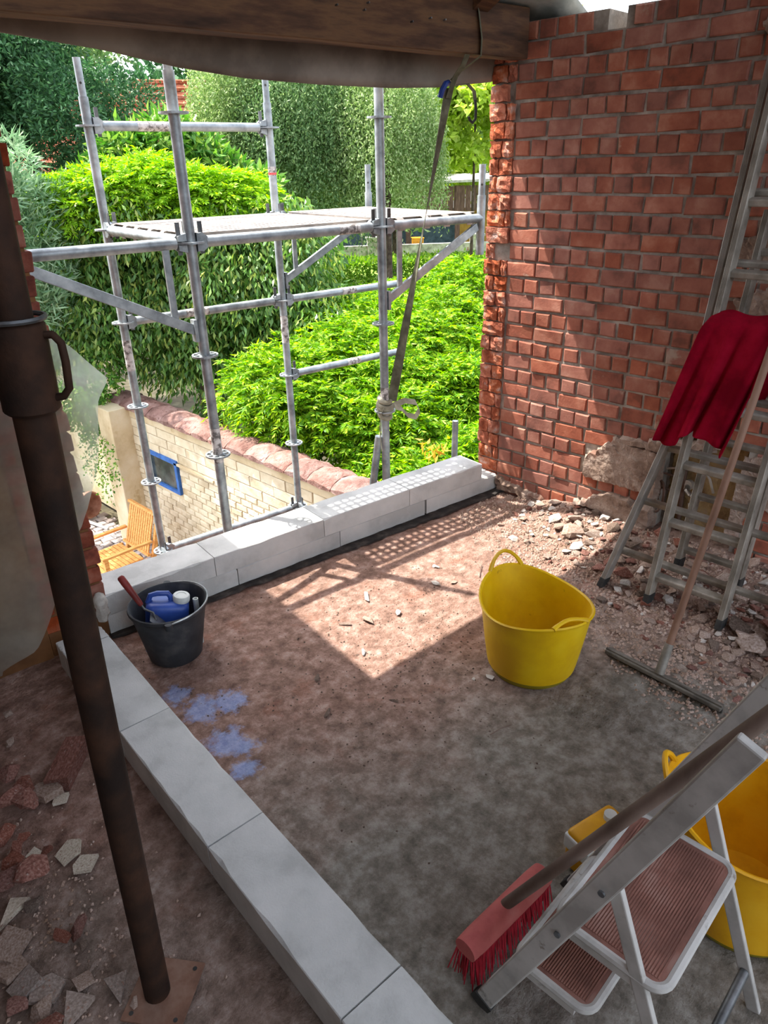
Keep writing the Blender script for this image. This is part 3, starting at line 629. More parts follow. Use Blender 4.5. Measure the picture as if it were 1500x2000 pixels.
def ros_at(post_o, a, b, zs):
    for z in zs:
        r = bpy.data.objects.new('rosette', ros); COL.objects.link(r); r.parent = post_o; r.location = F(a, b, z)-scaf.location; r.rotation_euler = (0, 0, .1)
ZR = [2.0, 1.5, 1.0, .5, 0, -.5, -1.0]
for pid, zt, sp in ((1, 2.13, .17), (2, 2.15, .25), (3, 2.13, .25), (4, 2.13, .25)):
    o = post(pid, zt, spigot=sp); ros_at(o, *PP[pid], ZR)
    st = MB(); st.tube([F(*PP[pid], .72), F(*PP[pid], .90)], .0248, 16, False) if pid in (1, 3) else st.tube([F(*PP[pid], .46), F(*PP[pid], .64)], .0248, 16, False)
    if pid != 1 or True: st.build('worn_sticker', MT['label_paper'], o, smooth=True)
    if pid == 3:
        st = MB(); st.tube([F(*PP[3], 1.74), F(*PP[3], 1.79)], .0250, 16, False); st.build('sticker', MT['label_paper'], o, smooth=True)
        st = MB(); st.tube([F(*PP[3], 1.745), F(*PP[3], 1.757)], .0253, 16, False); st.build('sticker_print', MT['sticker_red'], o, smooth=True)
def wedge(mb, p, d, k=1):
    # upright wedge key by the ledger head
    q = p+d*.052; mb.bar(q+Vector((0, 0, -.05)), q+Vector((0, 0, .085)), .006, .020, up=d)
def ledger(p, q, name='ledger', heads=(1, 1), sticker=None):
    d = (q-p).normalized(); mb = MB(); up = Vector((0, 0, .012)); mb.tube([p+d*.07+up*0, q-d*(.07 if heads[1] else 0)], .0242, 14)
    o = mb.build(name, MT['galv'], scaf, smooth=True)
    for k, (e, dd) in enumerate(((p, d), (q, -d))):
        if not heads[k]: continue
        hm = MB(); sd = dd.cross(Vector((0, 0, 1)))
        for s in (-1, 1): hm.prism([(.024, -.035), (.024, .035), (.05, .04), (.075, .022), (.075, -.022), (.05, -.04)], -.008, .008, Matrix((( dd.x, 0, sd.x), (dd.y, 0, sd.y), (0, 1, 0))), e+sd*s*.012) if s == 1 else None
        hm.prism([(.024, -.04), (.024, -.008), (.062, -.008), (.062, -.03)], -.018, .018, Matrix(((dd.x, 0, sd.x), (dd.y, 0, sd.y), (0, 1, 0))), e)
        hm.prism([(.024, .008), (.024, .04), (.062, .03), (.062, .008)], -.018, .018, Matrix(((dd.x, 0, sd.x), (dd.y, 0, sd.y), (0, 1, 0))), e)
        hm.build('ledger_head', MT['galv'], o)
        wm = MB(); wedge(wm, e, dd); wm.build('wedge', MT['steel_dark'], o)
    if sticker:
        s0, s1 = sticker; sm_ = MB(); sm_.tube([p+(q-p)*s0, p+(q-p)*s1], .0248, 14, False); sm_.build('worn_sticker', MT['label_paper'], o, smooth=True)
    return o
G = lambda pid, z: F(*PP[pid], z)
ledger(G(1, 2.0), G(3, 2.0), sticker=(.24, .40)); ledger(G(2, 1.5), G(4, 1.5), sticker=(.74, .86)); ledger(G(1, 1.5), G(3, 1.5))
ledger(G(1, 1.0), G(3, 1.0), sticker=(.36, .5)); ledger(G(1, -.5), G(3, -.5)); ledger(G(1, 1.5), G(2, 1.5)); ledger(G(3, 1.5), G(4, 1.5)); ledger(G(2, -.5), G(4, -.5))
ledger(G(1, -.5), G(2, -.5)); ledger(G(3, -.5), G(4, -.5))
ledger(G(3, 1.0), F(1.83+.98, 1.51, 1.0), heads=(1, 0), sticker=(.48, .6)); ledger(G(3, .5), F(1.83+.98, 1.51, .5), heads=(1, 0), sticker=(.5, .62))
def bracket(pid, L, stub=True):
    a, b = PP[pid]; e = a+L; s = 1 if L > 0 else -1
    ledger(F(a, b, 1.5), F(e, b, 1.5), 'bracket_arm', heads=(1, 0))
    mb = MB(); mb.bar(F(a+.03*s, b, 1.12), F(e-.03*s, b, 1.455), .02, .045, up=(0, 0, 1)); o = mb.build('bracket_brace', MT['galv'], scaf, bevel=.003)
    mb = MB(); mb.bar(F(a+.12*s, b, 1.17), F(a+.12*s, b, 1.48), .03, .012, up=tuple(VV)); mb.build('bracket_strut', MT['galv'], scaf)
    mb = MB(); mb.box(F(a+.034*s, b, 1.12), (.016, .04, .10), FR); mb.build('bracket_foot', MT['galv'], scaf)
    if stub:
        post((e, b), 1.62, 1.40 if pid == 3 else 1.30, .17 if pid != 4 else .16)
bracket(4, .73); bracket(3, .73); bracket(2, -.73)
mb = MB(); mb.tube([F(1.837-.03, .47, .34), F(1.72, .60, -.75)], .0225, 14); mb.build('diagonal_brace', MT['galv'], scaf, smooth=True)
mb = MB(); mb.tube([F(2.405, .45, -1.2), F(2.41, .45, .305)], .020, 12); tag(mb.build('loose_tube', MT['galv'], smooth=True), 'upright scaffold tube end beside the broken brick end', 'tube')
# perforated steel decks
def deck(name, p, along, across, L, Wd, label, group):
    "p = corner on the hooks, along = length direction"
    root = empty(name, p, label, 'scaffold deck', group)
    n = along.normalized(); c = across.normalized(); up = Vector((0, 0, 1)); mb = MB()
    def P(x, y, z): return p+n*x+c*y+up*z
    nx, ny = 20, 6; m0 = .07; cx = (L-2*m0)/nx; cy = (Wd-.04)/ny
    zt = .032
    def quad(x0, x1, y0, y1): mb.add([P(x0, y0, zt), P(x1, y0, zt), P(x1, y1, zt), P(x0, y1, zt)], [(0, 1, 2, 3)])
    quad(.02, m0, 0, Wd); quad(L-m0, L-.02, 0, Wd); quad(m0, L-m0, 0, .02); quad(m0, L-m0, Wd-.02, Wd)
    for i in range(nx):
        for j in range(ny):
            x0, y0 = m0+i*cx, .02+j*cy; x1, y1 = x0+cx, y0+cy
            o_ = .5*cx if j % 2 else 0
            hx0, hx1, hy0, hy1 = x0+cx*.24, x1-cx*.24, y0+cy*.26, y1-cy*.26
            if j % 2 and False: continue
            vs = [P(x0, y0, zt), P(x1, y0, zt), P(x1, y1, zt), P(x0, y1, zt), P(hx0, hy0, zt), P(hx1, hy0, zt), P(hx1, hy1, zt), P(hx0, hy1, zt)]
            mb.add(vs, [(0, 1, 5, 4), (1, 2, 6, 5), (2, 3, 7, 6), (3, 0, 4, 7)])
    o = mb.build('perforated_top', MT['galv_dust'], root)
    so_ = o.modifiers.new('s', 'SOLIDIFY'); so_.thickness = .002
    for y in (.002, Wd-.002):
        s = MB(); s.bar(P(.05, y, .0), P(L-.05, y, 0), .004, .062); s.build('side_rail', MT['galv_dust'], root)
    for x in (.02, L-.02):
        s = MB(); s.bar(P(x+(.03 if x < .1 else -.03), 0, .012), P(x+(.03 if x < .1 else -.03), Wd, .012), .004, .04); s.build('end_plate', MT['galv_dust'], root)
        for y in (Wd*.22, Wd*.78):
            hk = MB(); pts = []
            sgn = -1 if x < .1 else 1
            hk.strip([P(x-sgn*.03, y, .026), P(x-sgn*.01, y, .032), P(x+sgn*.012, y, .030), P(x+sgn*.028, y, .014), P(x+sgn*.031, y, -.012), P(x+sgn*.027, y, -.03)], c, .045)
            hk.build('hook', MT['galv_dust'], root)
    return root
for i, lab in enumerate(('perforated steel scaffold deck nearest the opening', 'middle perforated steel scaffold deck of the main bay', 'perforated steel scaffold deck farthest from the opening')):
    deck('scaffold_deck', F(.767, .50+.335*i, 1.5), UU, VV, 1.067, .32, lab, 'scaffold decks of the main bay')
for i, lab in enumerate(('perforated deck on the brackets beside the tower post', 'perforated deck at the outer end of the brackets')):
    deck('scaffold_deck', F(1.90+.325*i, .444, 1.5), VV, UU, 1.067, .315, lab, 'scaffold decks on the brackets')
# lashing strap from beam to the near right post
def rib(pts, side, w, name, mat, parent): mb = MB(); mb.strip(pts, side, w); return mb.build(name, mat, parent)
st = empty('ratchet_strap', F(1.95, .1, 2.1), 'olive lashing strap looped round the beam and tied to a scaffold post', 'strap')
rib([F(2.01, .048, 2.40), F(2.0, -.02, 2.425), F(1.995, -.060, 2.41), F(2.005, -.062, 2.36), F(2.02, -.066, 2.28), F(2.02, -.064, 2.215), F(1.99, -.03, 2.185), F(1.965, .03, 2.15), F(1.955, .06, 2.13)], [tuple(UU*.8+VV*.6)]*9, .03, 'beam_loop', MT['strap'], st)
rib([F(1.94, -.06, 2.215), F(1.945, -.03, 2.18), F(1.955, .03, 2.14), F(1.96, .08, 2.06)], tuple(UU), .03, 'beam_tail', MT['strap'], st)
pts = []
for i in range(15):
    t = i/14; pts.append(F(1.965+(1.865-1.965)*t, .08+(.415-.08)*t, 2.10+(.555-2.10)*t))
sds = [tuple((UU*math.cos(1.5*i/14*1.6)+VV*math.sin(1.5*i/14*1.6))) for i in range(15)]
rib(pts, sds, .055, 'main_webbing', MT['strap'], st)
rib([F(2.0, .06, 2.115), F(2.06, .06, 2.12), F(2.10, .055, 2.09), F(2.105, .05, 2.05)], tuple(VV), .022, 'hook_tail', MT['strap'], st)
mb = MB(); mb.tube([F(2.105, .05, 2.055), F(2.110, .048, 2.01), F(2.105, .045, 1.975), F(2.085, .044, 1.96), F(2.065, .044, 1.972), F(2.06, .044, 1.985)], .0065, 8); mb.build('hook', MT['rubber'], st, smooth=True)
mb = MB(); mb.tube([F(1.90, .07, 2.06), F(1.905, .06, 2.09), F(1.925, .06, 2.115), F(1.95, .07, 2.12)], .013, 8); mb.build('padding', MT['blue'], st, smooth=True)
kn = MB(); ra = random.Random(2)
for zz, ph, rr in ((.565, 0, .033), (.535, .6, .037), (.505, -.4, .036), (.52, 1.2, .040), (.47, .2, .032)):
    kn.tube([F(1.837+rr*math.cos(t+ph), .444+rr*math.sin(t+ph), zz+.012*math.sin(t*1.0+ph)) for t in np.linspace(0, 2*PI, 20)], .0135, 8)
kn.build('knot', MT['strap_pale'], st, smooth=True)
rib([F(1.80, .41, .53), F(1.775, .40, .50), F(1.765, .40, .44), F(1.765, .40, .36), F(1.775, .405, .30), F(1.785, .41, .27)], tuple(UU*.7+VV*.7), .034, 'loose_end', MT['strap_pale'], st)
rib([F(1.87, .41, .53), F(1.95, .40, .545), F(2.03, .395, .52), F(2.055, .39, .465), F(2.02, .385, .435), F(1.965, .39, .455), F(1.92, .395, .505), F(1.875, .40, .525)], [tuple(Vector((0, 0, 1))+VV*.5)]*8, .034, 'bow', MT['strap_pale'], st)
# ------------------------------------------------------------------ steel prop at the left
PB = Vector((.352, 1.148, 0)); PT = Vector((.020, -.021, 1.0))     # base and lean per metre
def PR(z): return PB+PT*z
prop = empty('steel_prop', PB, 'rusty dark steel prop on a square foot plate', 'prop')
RT = Vector((.68, -.73, 0)).normalized(); FWD = Vector((.73, .68, 0)).normalized()
mb = MB(); mb.tube([PR(.006), PR(1.50)], .0305, 20); mb.build('lower_tube', MT['rust'], prop, smooth=True)
mb = MB(); mb.tube([PR(1.47), PR(1.475), PR(1.60), PR(1.605)], [.036, .041, .041, .036], 20); col_ = mb.build('collar', MT['rust'], prop, smooth=True)
mb = MB(); mb.tube([PR(1.605), PR(3.02)], .027, 16); mb.build('upper_tube', MT['rust'], prop, smooth=True)
mb = MB(); mb.tube([PR(1.605)+Vector((.043*math.cos(t), .043*math.sin(t), .004)) for t in np.linspace(0, 2*PI, 20)], .004, 6); mb.build('wire_ring', MT['steel_dark'], prop, smooth=True)
mb = MB(); q = PR(1.585); mb.tube([q+RT*.030, q+RT*.052, q+RT*.062+Vector((0, 0, -.012)), PR(1.545)+RT*.064, PR(1.505)+RT*.062, PR(1.493)+RT*.052, PR(1.490)+RT*.030], .006, 10); mb.build('handle', MT['rust'], prop, smooth=True)
mb = MB(); mb.box(PB+Vector((.012, -.01, .008)), (.155, .15, .006), Matrix.Rotation(.62, 3, 'Z')); fp = mb.build('foot_plate', MT['rust_plate'], prop, bevel=.001)
for dx, dy in ((.06, .055), (-.06, .055), (.06, -.055), (-.06, -.055)):
    q = Matrix.Rotation(.62, 3, 'Z') @ Vector((dx, dy, 0)); mb = MB(); mb.tube([PB+Vector((.012, -.01, .0105))+q, PB+Vector((.012, -.01, .0118))+q], .0055, 10); mb.build('bolt_hole', MT['rubber'], fp)
# ------------------------------------------------------------------ plastic sheet
RZ = [1.326, 1.214, 1.097, 1.017, .904, .771, .648, .55, .422, .323, .158, .074]; RA = [-.03, .067, .150, .113, .085, .04, -.015, -.085, -.171, -.211, -.323, -.454]
mb = MB(); NR, NC = 70, 60
for i in range(NR+1):
    z = 1.34+(.06-1.34)*i/NR; ar = float(np.interp(-z, [-q for q in RZ], RA))
    for j in range(NC+1):
        s = j/NC; a = -1.05+(ar+1.05)*s; t = max(0, a+.06)
        b = -.055-.018*math.sin(a*15+z*3)-.012*math.sin(z*11+a*6)-.010*math.sin(a*31-z*9)+.06*math.sin(PI*min(1, t/.2))*(.5+.5*math.sin(z*13))-.05*s*(1-min(1, z/1.3))
        mb.v.append(tuple(F(a, b-.02, z+.015*math.sin(a*9))))
for i in range(NR):
    for j in range(NC): q = i*(NC+1)+j; mb.f.append((q, q+1, q+NC+2, q+NC+1))
tag(mb.build('plastic_sheet', MT['film'], smooth=True, off=F(-.4, -.06, .7)), 'crumpled clear plastic sheet hanging over the left pier', 'plastic sheet')
# ------------------------------------------------------------------ black bucket with jerrycan and trowel
BC = Vector((1.113, 2.305, .004))
bk = empty('builders_bucket', BC, 'black plastic builders bucket holding a blue can and a trowel', 'bucket')
mb = MB(); mb.lathe([(0, 0), (.100, 0), (.106, .006), (.128, .13), (.146, .225), (.152, .228), (.156, .236), (.154, .246), (.148, .248), (.143, .240), (.124, .13), (.102, .012), (0, .012)], BC, 40); mb.build('body', MT['black'], bk, smooth=True)
mb = MB(); pts = []
ang0 = 1.05
for i in range(25):
    t = PI*i/24; pts.append(BC+Vector((.156*math.cos(ang0+PI+t), .156*math.sin(ang0+PI+t), .235+.018*math.sin(t)**.5 if 0 < i < 24 else .235)))
mb.tube(pts, .0035, 8); hd = mb.build('bail_handle', MT['wire'], bk, smooth=True)
for s in (0, 1):
    q = BC+Vector((.160*math.cos(ang0+PI*s), .160*math.sin(ang0+PI*s), .232)); mb = MB(); mb.lathe([(0, -.014), (.014, -.012), (.016, 0), (.014, .012), (0, .014)], q, 12); mb.build('handle_lug', MT['black'], bk, smooth=True)
def rbox(c, d, m=None, n=2, r=.02):
    bm = bmesh.new(); bmesh.ops.create_cube(bm, size=1)
    for v in bm.verts: v.co = Vector((v.co.x*d[0], v.co.y*d[1], v.co.z*d[2]))
    bmesh.ops.bevel(bm, geom=list(bm.edges)+list(bm.verts), offset=r, segments=n+1, profile=.5, affect='EDGES')
    mb = MB(); mb.v = [tuple((m @ v.co if m is not None else v.co)+Vector(c)) for v in bm.verts]; bm.verts.index_update(); mb.f = [tuple(v.index for v in f.verts) for f in bm.faces]; bm.free(); return mb
JC = BC+Vector((-.012, .012, .014)); jr = Matrix.Rotation(-.55, 3, 'Z') @ Matrix.Rotation(.16, 3, 'Y')
can = empty('jerrycan', JC, 'blue plastic jerrycan with a white screw cap standing in the black bucket', 'can')
mb = rbox(JC+Vector((.0, 0, .125)), (.165, .115, .235), jr, 3, .028); mb.build('body', MT['blue'], can, smooth=True)
def J(x, y, z): return JC+Vector((0, 0, .125))+jr @ Vector((x, y, z))
mb = MB(); mb.tube([J(-.075, 0, .105), J(-.065, 0, .138), J(-.04, 0, .146), J(.0, 0, .146), J(.012, 0, .128), J(.012, 0, .11)], .011, 10); mb.build('carry_handle', MT['blue'], can, smooth=True)
mb = MB(); mb.lathe([(0, .0), (.031, 0), (.033, .004), (.033, .024), (.030, .028), (.020, .028), (.019, .025), (0, .025)], J(.052, -.005, .114), 24, tilt=jr); mb.build('cap', MT['white_pl'], can, smooth=True)
mb = MB(); mb.lathe([(0, .0), (.011, 0), (.011, .03), (.008, .03), (.008, .01), (0, .01)], BC+Vector((.098, -.045, .205)), 14); mb.tube([BC+Vector((.096, -.04, .02)), BC+Vector((.098, -.045, .206))], .011, 12); tag(mb.build('tube_nozzle', MT['white_pl'], smooth=True), 'small white nozzle standing beside the blue can in the bucket', 'nozzle')
tw = empty('trowel', BC+Vector((-.09, -.03, .2)), 'pointing trowel with a dark red handle stuck in the black bucket', 'trowel')
A0, A1 = BC+Vector((-.108, -.004, .285)), BC+Vector((-.143, .055, .405))
mb = MB(); d = (A1-A0); mb.tube([A0, A0+d*.05, A0+d*.3, A0+d*.75, A0+d*.95, A1], [.008, .0105, .012, .0145, .014, .009], 12); mb.build('handle', MT['red_wood'], tw, smooth=True)
mb = MB(); mb.tube([A0, A0-d*.14, A0-d*.18+Vector((.02, -.02, -.012)), A0+Vector((.022, -.055, -.055))], .0045, 8); mb.build('tang', MT['steel_dark'], tw, smooth=True)
mb = MB(); e = A0+Vector((.022, -.055, -.055)); t1, t2 = Vector((.55, -.35, -.62)).normalized(), Vector((.5, .82, -.05)).normalized(); nn = t1.cross(t2).normalized()*.0012
poly = [(-.01, -.04), (.03, -.05), (.12, -.012), (.125, 0), (.12, .012), (.03, .05), (-.01, .04)]
vs = [e-t1*.02+t1*(x*.75)+t2*(y*.8)+nn for x, y in poly]+[e-t1*.02+t1*(x*.75)+t2*(y*.8)-nn for x, y in poly]; n = len(poly)
mb.add(vs, [tuple(range(n)), tuple(range(n, 2*n))[::-1]]+[(i, (i+1) % n, n+(i+1) % n, n+i) for i in range(n)]); mb.build('blade', MT['steel_dark'], tw)
# ------------------------------------------------------------------ yellow tubs
MT['yellow_base'] = pmat('olive_tub_base', [(.3, '#8a7d14'), (.7, '#a3951f')], 6, .6, bmp=.2)  # olive band, darker than the tub body
def tub(c, ang, mat, label, hgt=.305, ro=.208, rb_=.158, fold=True, stretch=1.10, dr=.0):
    root = empty('flexible_tub', c, label, 'tub'); n = 64; ca, sa = math.cos(ang), math.sin(ang)
    prof = [(rb_*.98, .0), (rb_, .004), (rb_+.012, .028)]
    prof2 = [(rb_+.012, .028)]+[(rb_+.012+(ro-rb_-.012)*t**.85, .028+(hgt-.028)*t) for t in (.1, .25, .4, .55, .7, .85, .97)]
    lip = [(ro+.006, hgt-.006), (ro+.008, hgt), (ro+.003, hgt+.004), (ro-.004, hgt)]
    inn = [(rb_+.008+(ro-rb_-.012)*t**.85, .028+(hgt-.028)*t) for t in (.9, .7, .5, .3, .1)]+[(rb_-.004, .012), (0, .010)]
    def sweep(pr, mb):
        rows = []
        for r, z in pr:
            row = []
            for k in range(n):
                a = 2*PI*k/n; t = z/hgt; s = 1+(stretch-1)*t; x, y = r*math.cos(a)*s, r*math.sin(a)/s**.5
                zz = z+.022*t**3*math.cos(2*a)+.004*t*math.sin(3*a+1)
                row.append(len(mb.v)); mb.v.append((c[0]+x*ca-y*sa+dr*t, c[1]+x*sa+y*ca, c[2]+zz))
            rows.append(row)
        for i in range(len(rows)-1):
            for k in range(n): l = (k+1) % n; mb.f.append((rows[i][k], rows[i][l], rows[i+1][l], rows[i+1][k]))
        return rows
    mb = MB(); rows = sweep(prof2+lip+inn[:-1], mb); mb.f.append(tuple(rows[-1])); mb.build('body', mat, root, smooth=True)
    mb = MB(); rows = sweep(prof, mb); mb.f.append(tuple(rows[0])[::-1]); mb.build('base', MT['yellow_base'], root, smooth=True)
    for s in (0, 1):
        pts = []; w = .075
        for i in range(13):
            t = i/12; a = (t-.5)*2*w/ro*1.0; hh = math.sin(PI*t)**.8
            if s == 1 and fold: out, up = -.028*hh, .012*hh
            else: out, up = .012*hh, .062*hh
            r = (ro+.004)*stretch+out; x, y = r*math.cos(a), r*math.sin(a)/stretch**1.5
            if s: x, y = -x, -y
            pts.append((c[0]+x*ca-y*sa+dr, c[1]+x*sa+y*ca, c[2]+hgt+.020+up-.004*abs(t-.5)))
        m2 = MB(); m2.tube(pts, [.010, .009]+[.0075]*9+[.009, .010], 8); m2.build('handle', mat, root, smooth=True)
    return root
tub((2.028, 1.195, floor_z(2.03, 1.2)+.003), math.radians(66), MT['yellow'], 'yellow flexible tub standing alone in the middle of the floor')
tub((1.548, .225, floor_z(1.5, .25)+.003), math.radians(112), MT['yellow_o'], 'yellow flexible tub beside the folding step ladder', hgt=.345, fold=False, ro=.205)
yb = empty('yellow_canister', (1.40, .56, .004), 'small yellow canister with a white label behind the step ladder', 'canister')
mb = rbox((1.40, .565, .075), (.17, .085, .135), Matrix.Rotation(-.25, 3, 'Z'), 2, .014); mb.build('body', MT['yellow_o'], yb, smooth=True)
mb = rbox((1.327, .583, .105), (.03, .088, .05), Matrix.Rotation(-.25, 3, 'Z'), 1, .006); mb.build('label', MT['white_pl'], yb)
mb = MB(); mb.lathe([(0, 0), (.018, 0), (.018, .018), (0, .018)], (1.44, .555, .142), 14); mb.build('cap', MT['white_pl'], yb, smooth=True)
# ------------------------------------------------------------------ aluminium ladder
lad = empty('combination_ladder', (2.74, .89, .0), 'grey aluminium combination ladder with splayed feet leaning on the brick wall', 'ladder')
KL = .19
def stile(name, pts, mat, foot=True):
    mb = MB()
    for i in range(len(pts)-1): mb.bar(pts[i], pts[i+1], .024, .062, up=(1, 0, .0))
    o = mb.build(name, mat, lad, bevel=.003)
    g = MB()
    for i in range(len(pts)-1):
        a, b = Vector(pts[i]), Vector(pts[i+1]); t = (b-a).normalized(); sd = t.cross(Vector((1, 0, 0))).normalized(); u = sd.cross(t).normalized()
        if u.x > 0: u = -u
        for k in (-2, -1, 0, 1, 2): g.bar(a+u*.0315+sd*.0042*k, b+u*.0315+sd*.0042*k, .0018, .002, up=u)
    g.build('ribs', mat, o)
    if foot:
        a, b = Vector(pts[0]), Vector(pts[1]); t = (b-a).normalized(); f_ = MB(); f_.bar(a-t*.018, a+t*.03, .028, .067, up=(1, 0, 0)); f_.build('rubber_foot', MT['rubber'], o, bevel=.004)
    return o
XB = lambda z: 2.735+KL*z
XA = lambda z: 2.775+KL*z
LZ = .022
AL = [(1.27, 0), (1.142, .70), (1.092, 1.15), (1.092, 2.62)]; AR = [(.51, 0), (.638, .70), (.688, 1.15), (.688, 2.62)]
stile('stile', [(XA(z)-.03*(1-min(1, z/.7)), y, z+LZ*(z == 0)) for y, z in AL], MT['alu_b']); stile('stile', [(XA(z)-.03*(1-min(1, z/.7)), y, z+LZ*(z == 0)) for y, z in AR], MT['alu_b'])
stile('stile', [(XB(LZ), 1.047, LZ+.008), (XB(2.1), 1.047, 2.1)], MT['alu']); stile('stile', [(XB(LZ), .733, LZ+.018), (XB(2.1), .733, 2.1)], MT['alu'])
stile('stile', [(2.93+.19*.13, 1.02, .13), (2.93+.19*1.6, 1.02, 1.6)], MT['alu']); stile('stile', [(2.93+.19*.13, .757, .13), (2.93+.19*1.6, .757, 1.6)], MT['alu'])
for k in range(8):
    z = .14+.25*k
    mb = MB(); mb.bar((XB(z), .733, z), (XB(z), 1.047, z), .04, .028, up=(-KL, 0, 1)); mb.build('rung', MT['alu'], lad, bevel=.006)
for k in range(10):
    z = .17+.25*k; yl = float(np.interp(z, [q[1] for q in AL], [q[0] for q in AL])); yr = float(np.interp(z, [q[1] for q in AR], [q[0] for q in AR]))
    mb = MB(); mb.bar((XA(z)+.022, yr, z), (XA(z)+.022, yl, z), .03, .026, up=(-KL, 0, 1)); mb.build('rung', MT['alu'], lad, bevel=.006)
for k in range(6):
    z = .20+.25*k; mb = MB(); mb.bar((2.93+.19*z, .757, z), (2.93+.19*z, 1.02, z), .03, .026, up=(-KL, 0, 1)); mb.build('rung', MT['alu'], lad, bevel=.006)
# ------------------------------------------------------------------ red sweater over the rungs
mb = MB(); NS, NT = 64, 40
def towel_pt(s, t, back=False):
    top = 1.235+.025*math.sin(PI*s)+.012*math.sin(9*s)
    zb = .765-.03*math.sin(2.2*PI*s+.4)+(.03 if .3 < s < .55 else 0) if not back else .84
    z = top+(zb-top)*t
    yl, yr = 1.062+.085*t**1.1, .795+.06*t**1.3
    y = yl+(yr-yl)*s+.012*math.sin(s*14)*t-(.03*s if back else 0)
    amp = .012+.026*t
    x = XB(z)-.055-.03*math.sin(min(1, t*6)*PI/2)-amp*(1+math.sin(s*17+.8+t*1.5))*.5-.014*math.sin(s*31+2*t)*t
    if t < .06: x = XB(z)-.01-(.06*(t/.06))
    if back: x = XB(z)+.05+.02*math.sin(s*13)+.02*t
    return (x, y, z)
for i in range(NS+1):
    s = i/NS
    for j in range(-10, NT+1):
        if j < 0: mb.v.append(towel_pt(s, -j/10*.8, True))
        else: mb.v.append(towel_pt(s, j/NT))
rowl = NT+11
for i in range(NS):
    for j in range(rowl-1):
        q = i*rowl+j; mb.f.append((q, q+1, q+rowl+1, q+rowl))
# reorder: back rows run from rung downwards, so flip their order
fix = MB()
for i in range(NS+1):
    col = mb.v[i*rowl:(i+1)*rowl]; fix.v += col[:10]+col[10:]
fix.f = mb.f
tw_ = fix.build('sweater', MT['cloth_red'], smooth=True, off=(2.9, .95, .97)); tag(tw_, 'crimson red sweater draped over the ladder rungs', 'sweater')
tw_.data.polygons.foreach_set('use_smooth', np.ones(len(tw_.data.polygons), dtype=bool)); so_ = tw_.modifiers.new('s', 'SOLIDIFY'); so_.thickness = .008; ss = tw_.modifiers.new('ss', 'SUBSURF'); ss.levels = 1; ss.render_levels = 1
# ------------------------------------------------------------------ floor squeegee
sq = empty('floor_squeegee', (2.262, .785, .03), 'long floor squeegee with wooden pole leaning on the ladder', 'squeegee')
H0, H1 = Vector((2.277, 1.0, .036)), Vector((2.24, .533, .036)); z_ = floor_z(2.26, .77)
H0.z = H1.z = .03+z_
mb = MB(); mb.bar(H0, H1, .036, .018); hd = mb.build('head', MT['squeegee'], sq, bevel=.004)
mb = MB(); mb.bar(H0+Vector((-.006, 0, .011)), H1+Vector((-.006, 0, .011)), .008, .008); mb.build('ridge', MT['squeegee'], hd)
mb = MB(); mb.bar(H0+Vector((.008, 0, -.016)), H1+Vector((.008, 0, -.016)), .010, .022); mb.build('rubber_strip', MT['rubber'], sq)
q0 = (H0+H1)/2+Vector((0, .01, .012)); dp = (Vector((2.80, .792, 1.109))-q0).normalized()
mb = MB(); mb.tube([q0, q0+dp*.12], [.018, .0165], 14); mb.build('socket', MT['squeegee'], sq, smooth=True)
mb = MB(); mb.tube([q0+dp*.10, q0+dp*1.40], [.0135, .0140], 14); mb.build('pole', MT['pole_wood'], sq, smooth=True)
# ------------------------------------------------------------------ folding step ladder in front
stl = empty('step_ladder', (1.08, .33, 0), 'chipped white folding step ladder with two brown ribbed treads', 'step ladder')
SY = lambda z: .567-.383*z
for x in (.885, 1.272):
    mb = MB(); mb.bar((x-.012 if x < 1 else x, SY(.012), .012), (x+.018 if x < 1 else x, SY(1.05), 1.05), .018, .046, up=(0, 1, 0)); o = mb.build('stile', MT['stool_w'], stl, bevel=.004)
    mb = MB(); mb.bar((x-.012 if x < 1 else x, SY(.0)+.002, .002), (x-.012 if x < 1 else x, SY(.03), .03), .023, .052, up=(0, 1, 0)); mb.build('foot_cap', MT['rubber'], o)
    mb = MB(); mb.bar((x+.018, .318, .61), (x+.018, .092, .004), .014, .03, up=(0, 1, 0)); mb.build('rear_leg', MT['stool_w'], stl, bevel=.003)
    for z in (.2, .42, .61):
        mb = MB(); sx = -.0105; mb.tube([(x+sx, SY(z)-.004, z), (x+sx-.004, SY(z)-.004, z)], .007, 10); mb.build('rivet', MT['steel_dark'], stl, smooth=True)
mb = MB(); mb.tube([(.90, .132, .112), (1.285, .132, .112)], .011, 12); mb.build('cross_bar', MT['steel_dark'], stl, smooth=True)
def rrect(x0, x1, y0, y1, r, n=6):
    out = []
    for cx, cy, a0 in ((x1-r, y1-r, 0), (x0+r, y1-r, PI/2), (x0+r, y0+r, PI), (x1-r, y0+r, 1.5*PI)):
        for k in range(n+1): a = a0+PI/2*k/n; out.append((cx+r*math.cos(a), cy+r*math.sin(a)))
    return out
for z, y0, y1 in ((.42, .200, .425), (.20, .325, .508)):
    rr = rrect(.905, 1.258, y0, y1, .03)
    mb = MB(); mb.tube([(x, y, z) for x, y in rr+[rr[0], rr[1]]], .010, 8); td = mb.build('tread_frame', MT['stool_w'], stl, smooth=True)
    mb = MB(); mb.prism(rrect(.908, 1.255, y0+.003, y1-.003, .028), z-.004, z+.006); mb.build('tread_plate', MT['tread'], td)
    rbm = MB(); k = 0; yy = y0+.018
    while yy < y1-.016: rbm.bar((.922, yy, z+.0065), (1.241, yy, z+.0065), .0032, .002); yy += .0058
    rbm.build('tread_ribs', MT['tread'], td)
    for x in (.905, 1.258):
        mb = MB(); mb.bar((x, y0+.03, z-.016), (x, y1-.03, z-.016), .012, .022); mb.build('tread_bracket', MT['stool_w'], td)
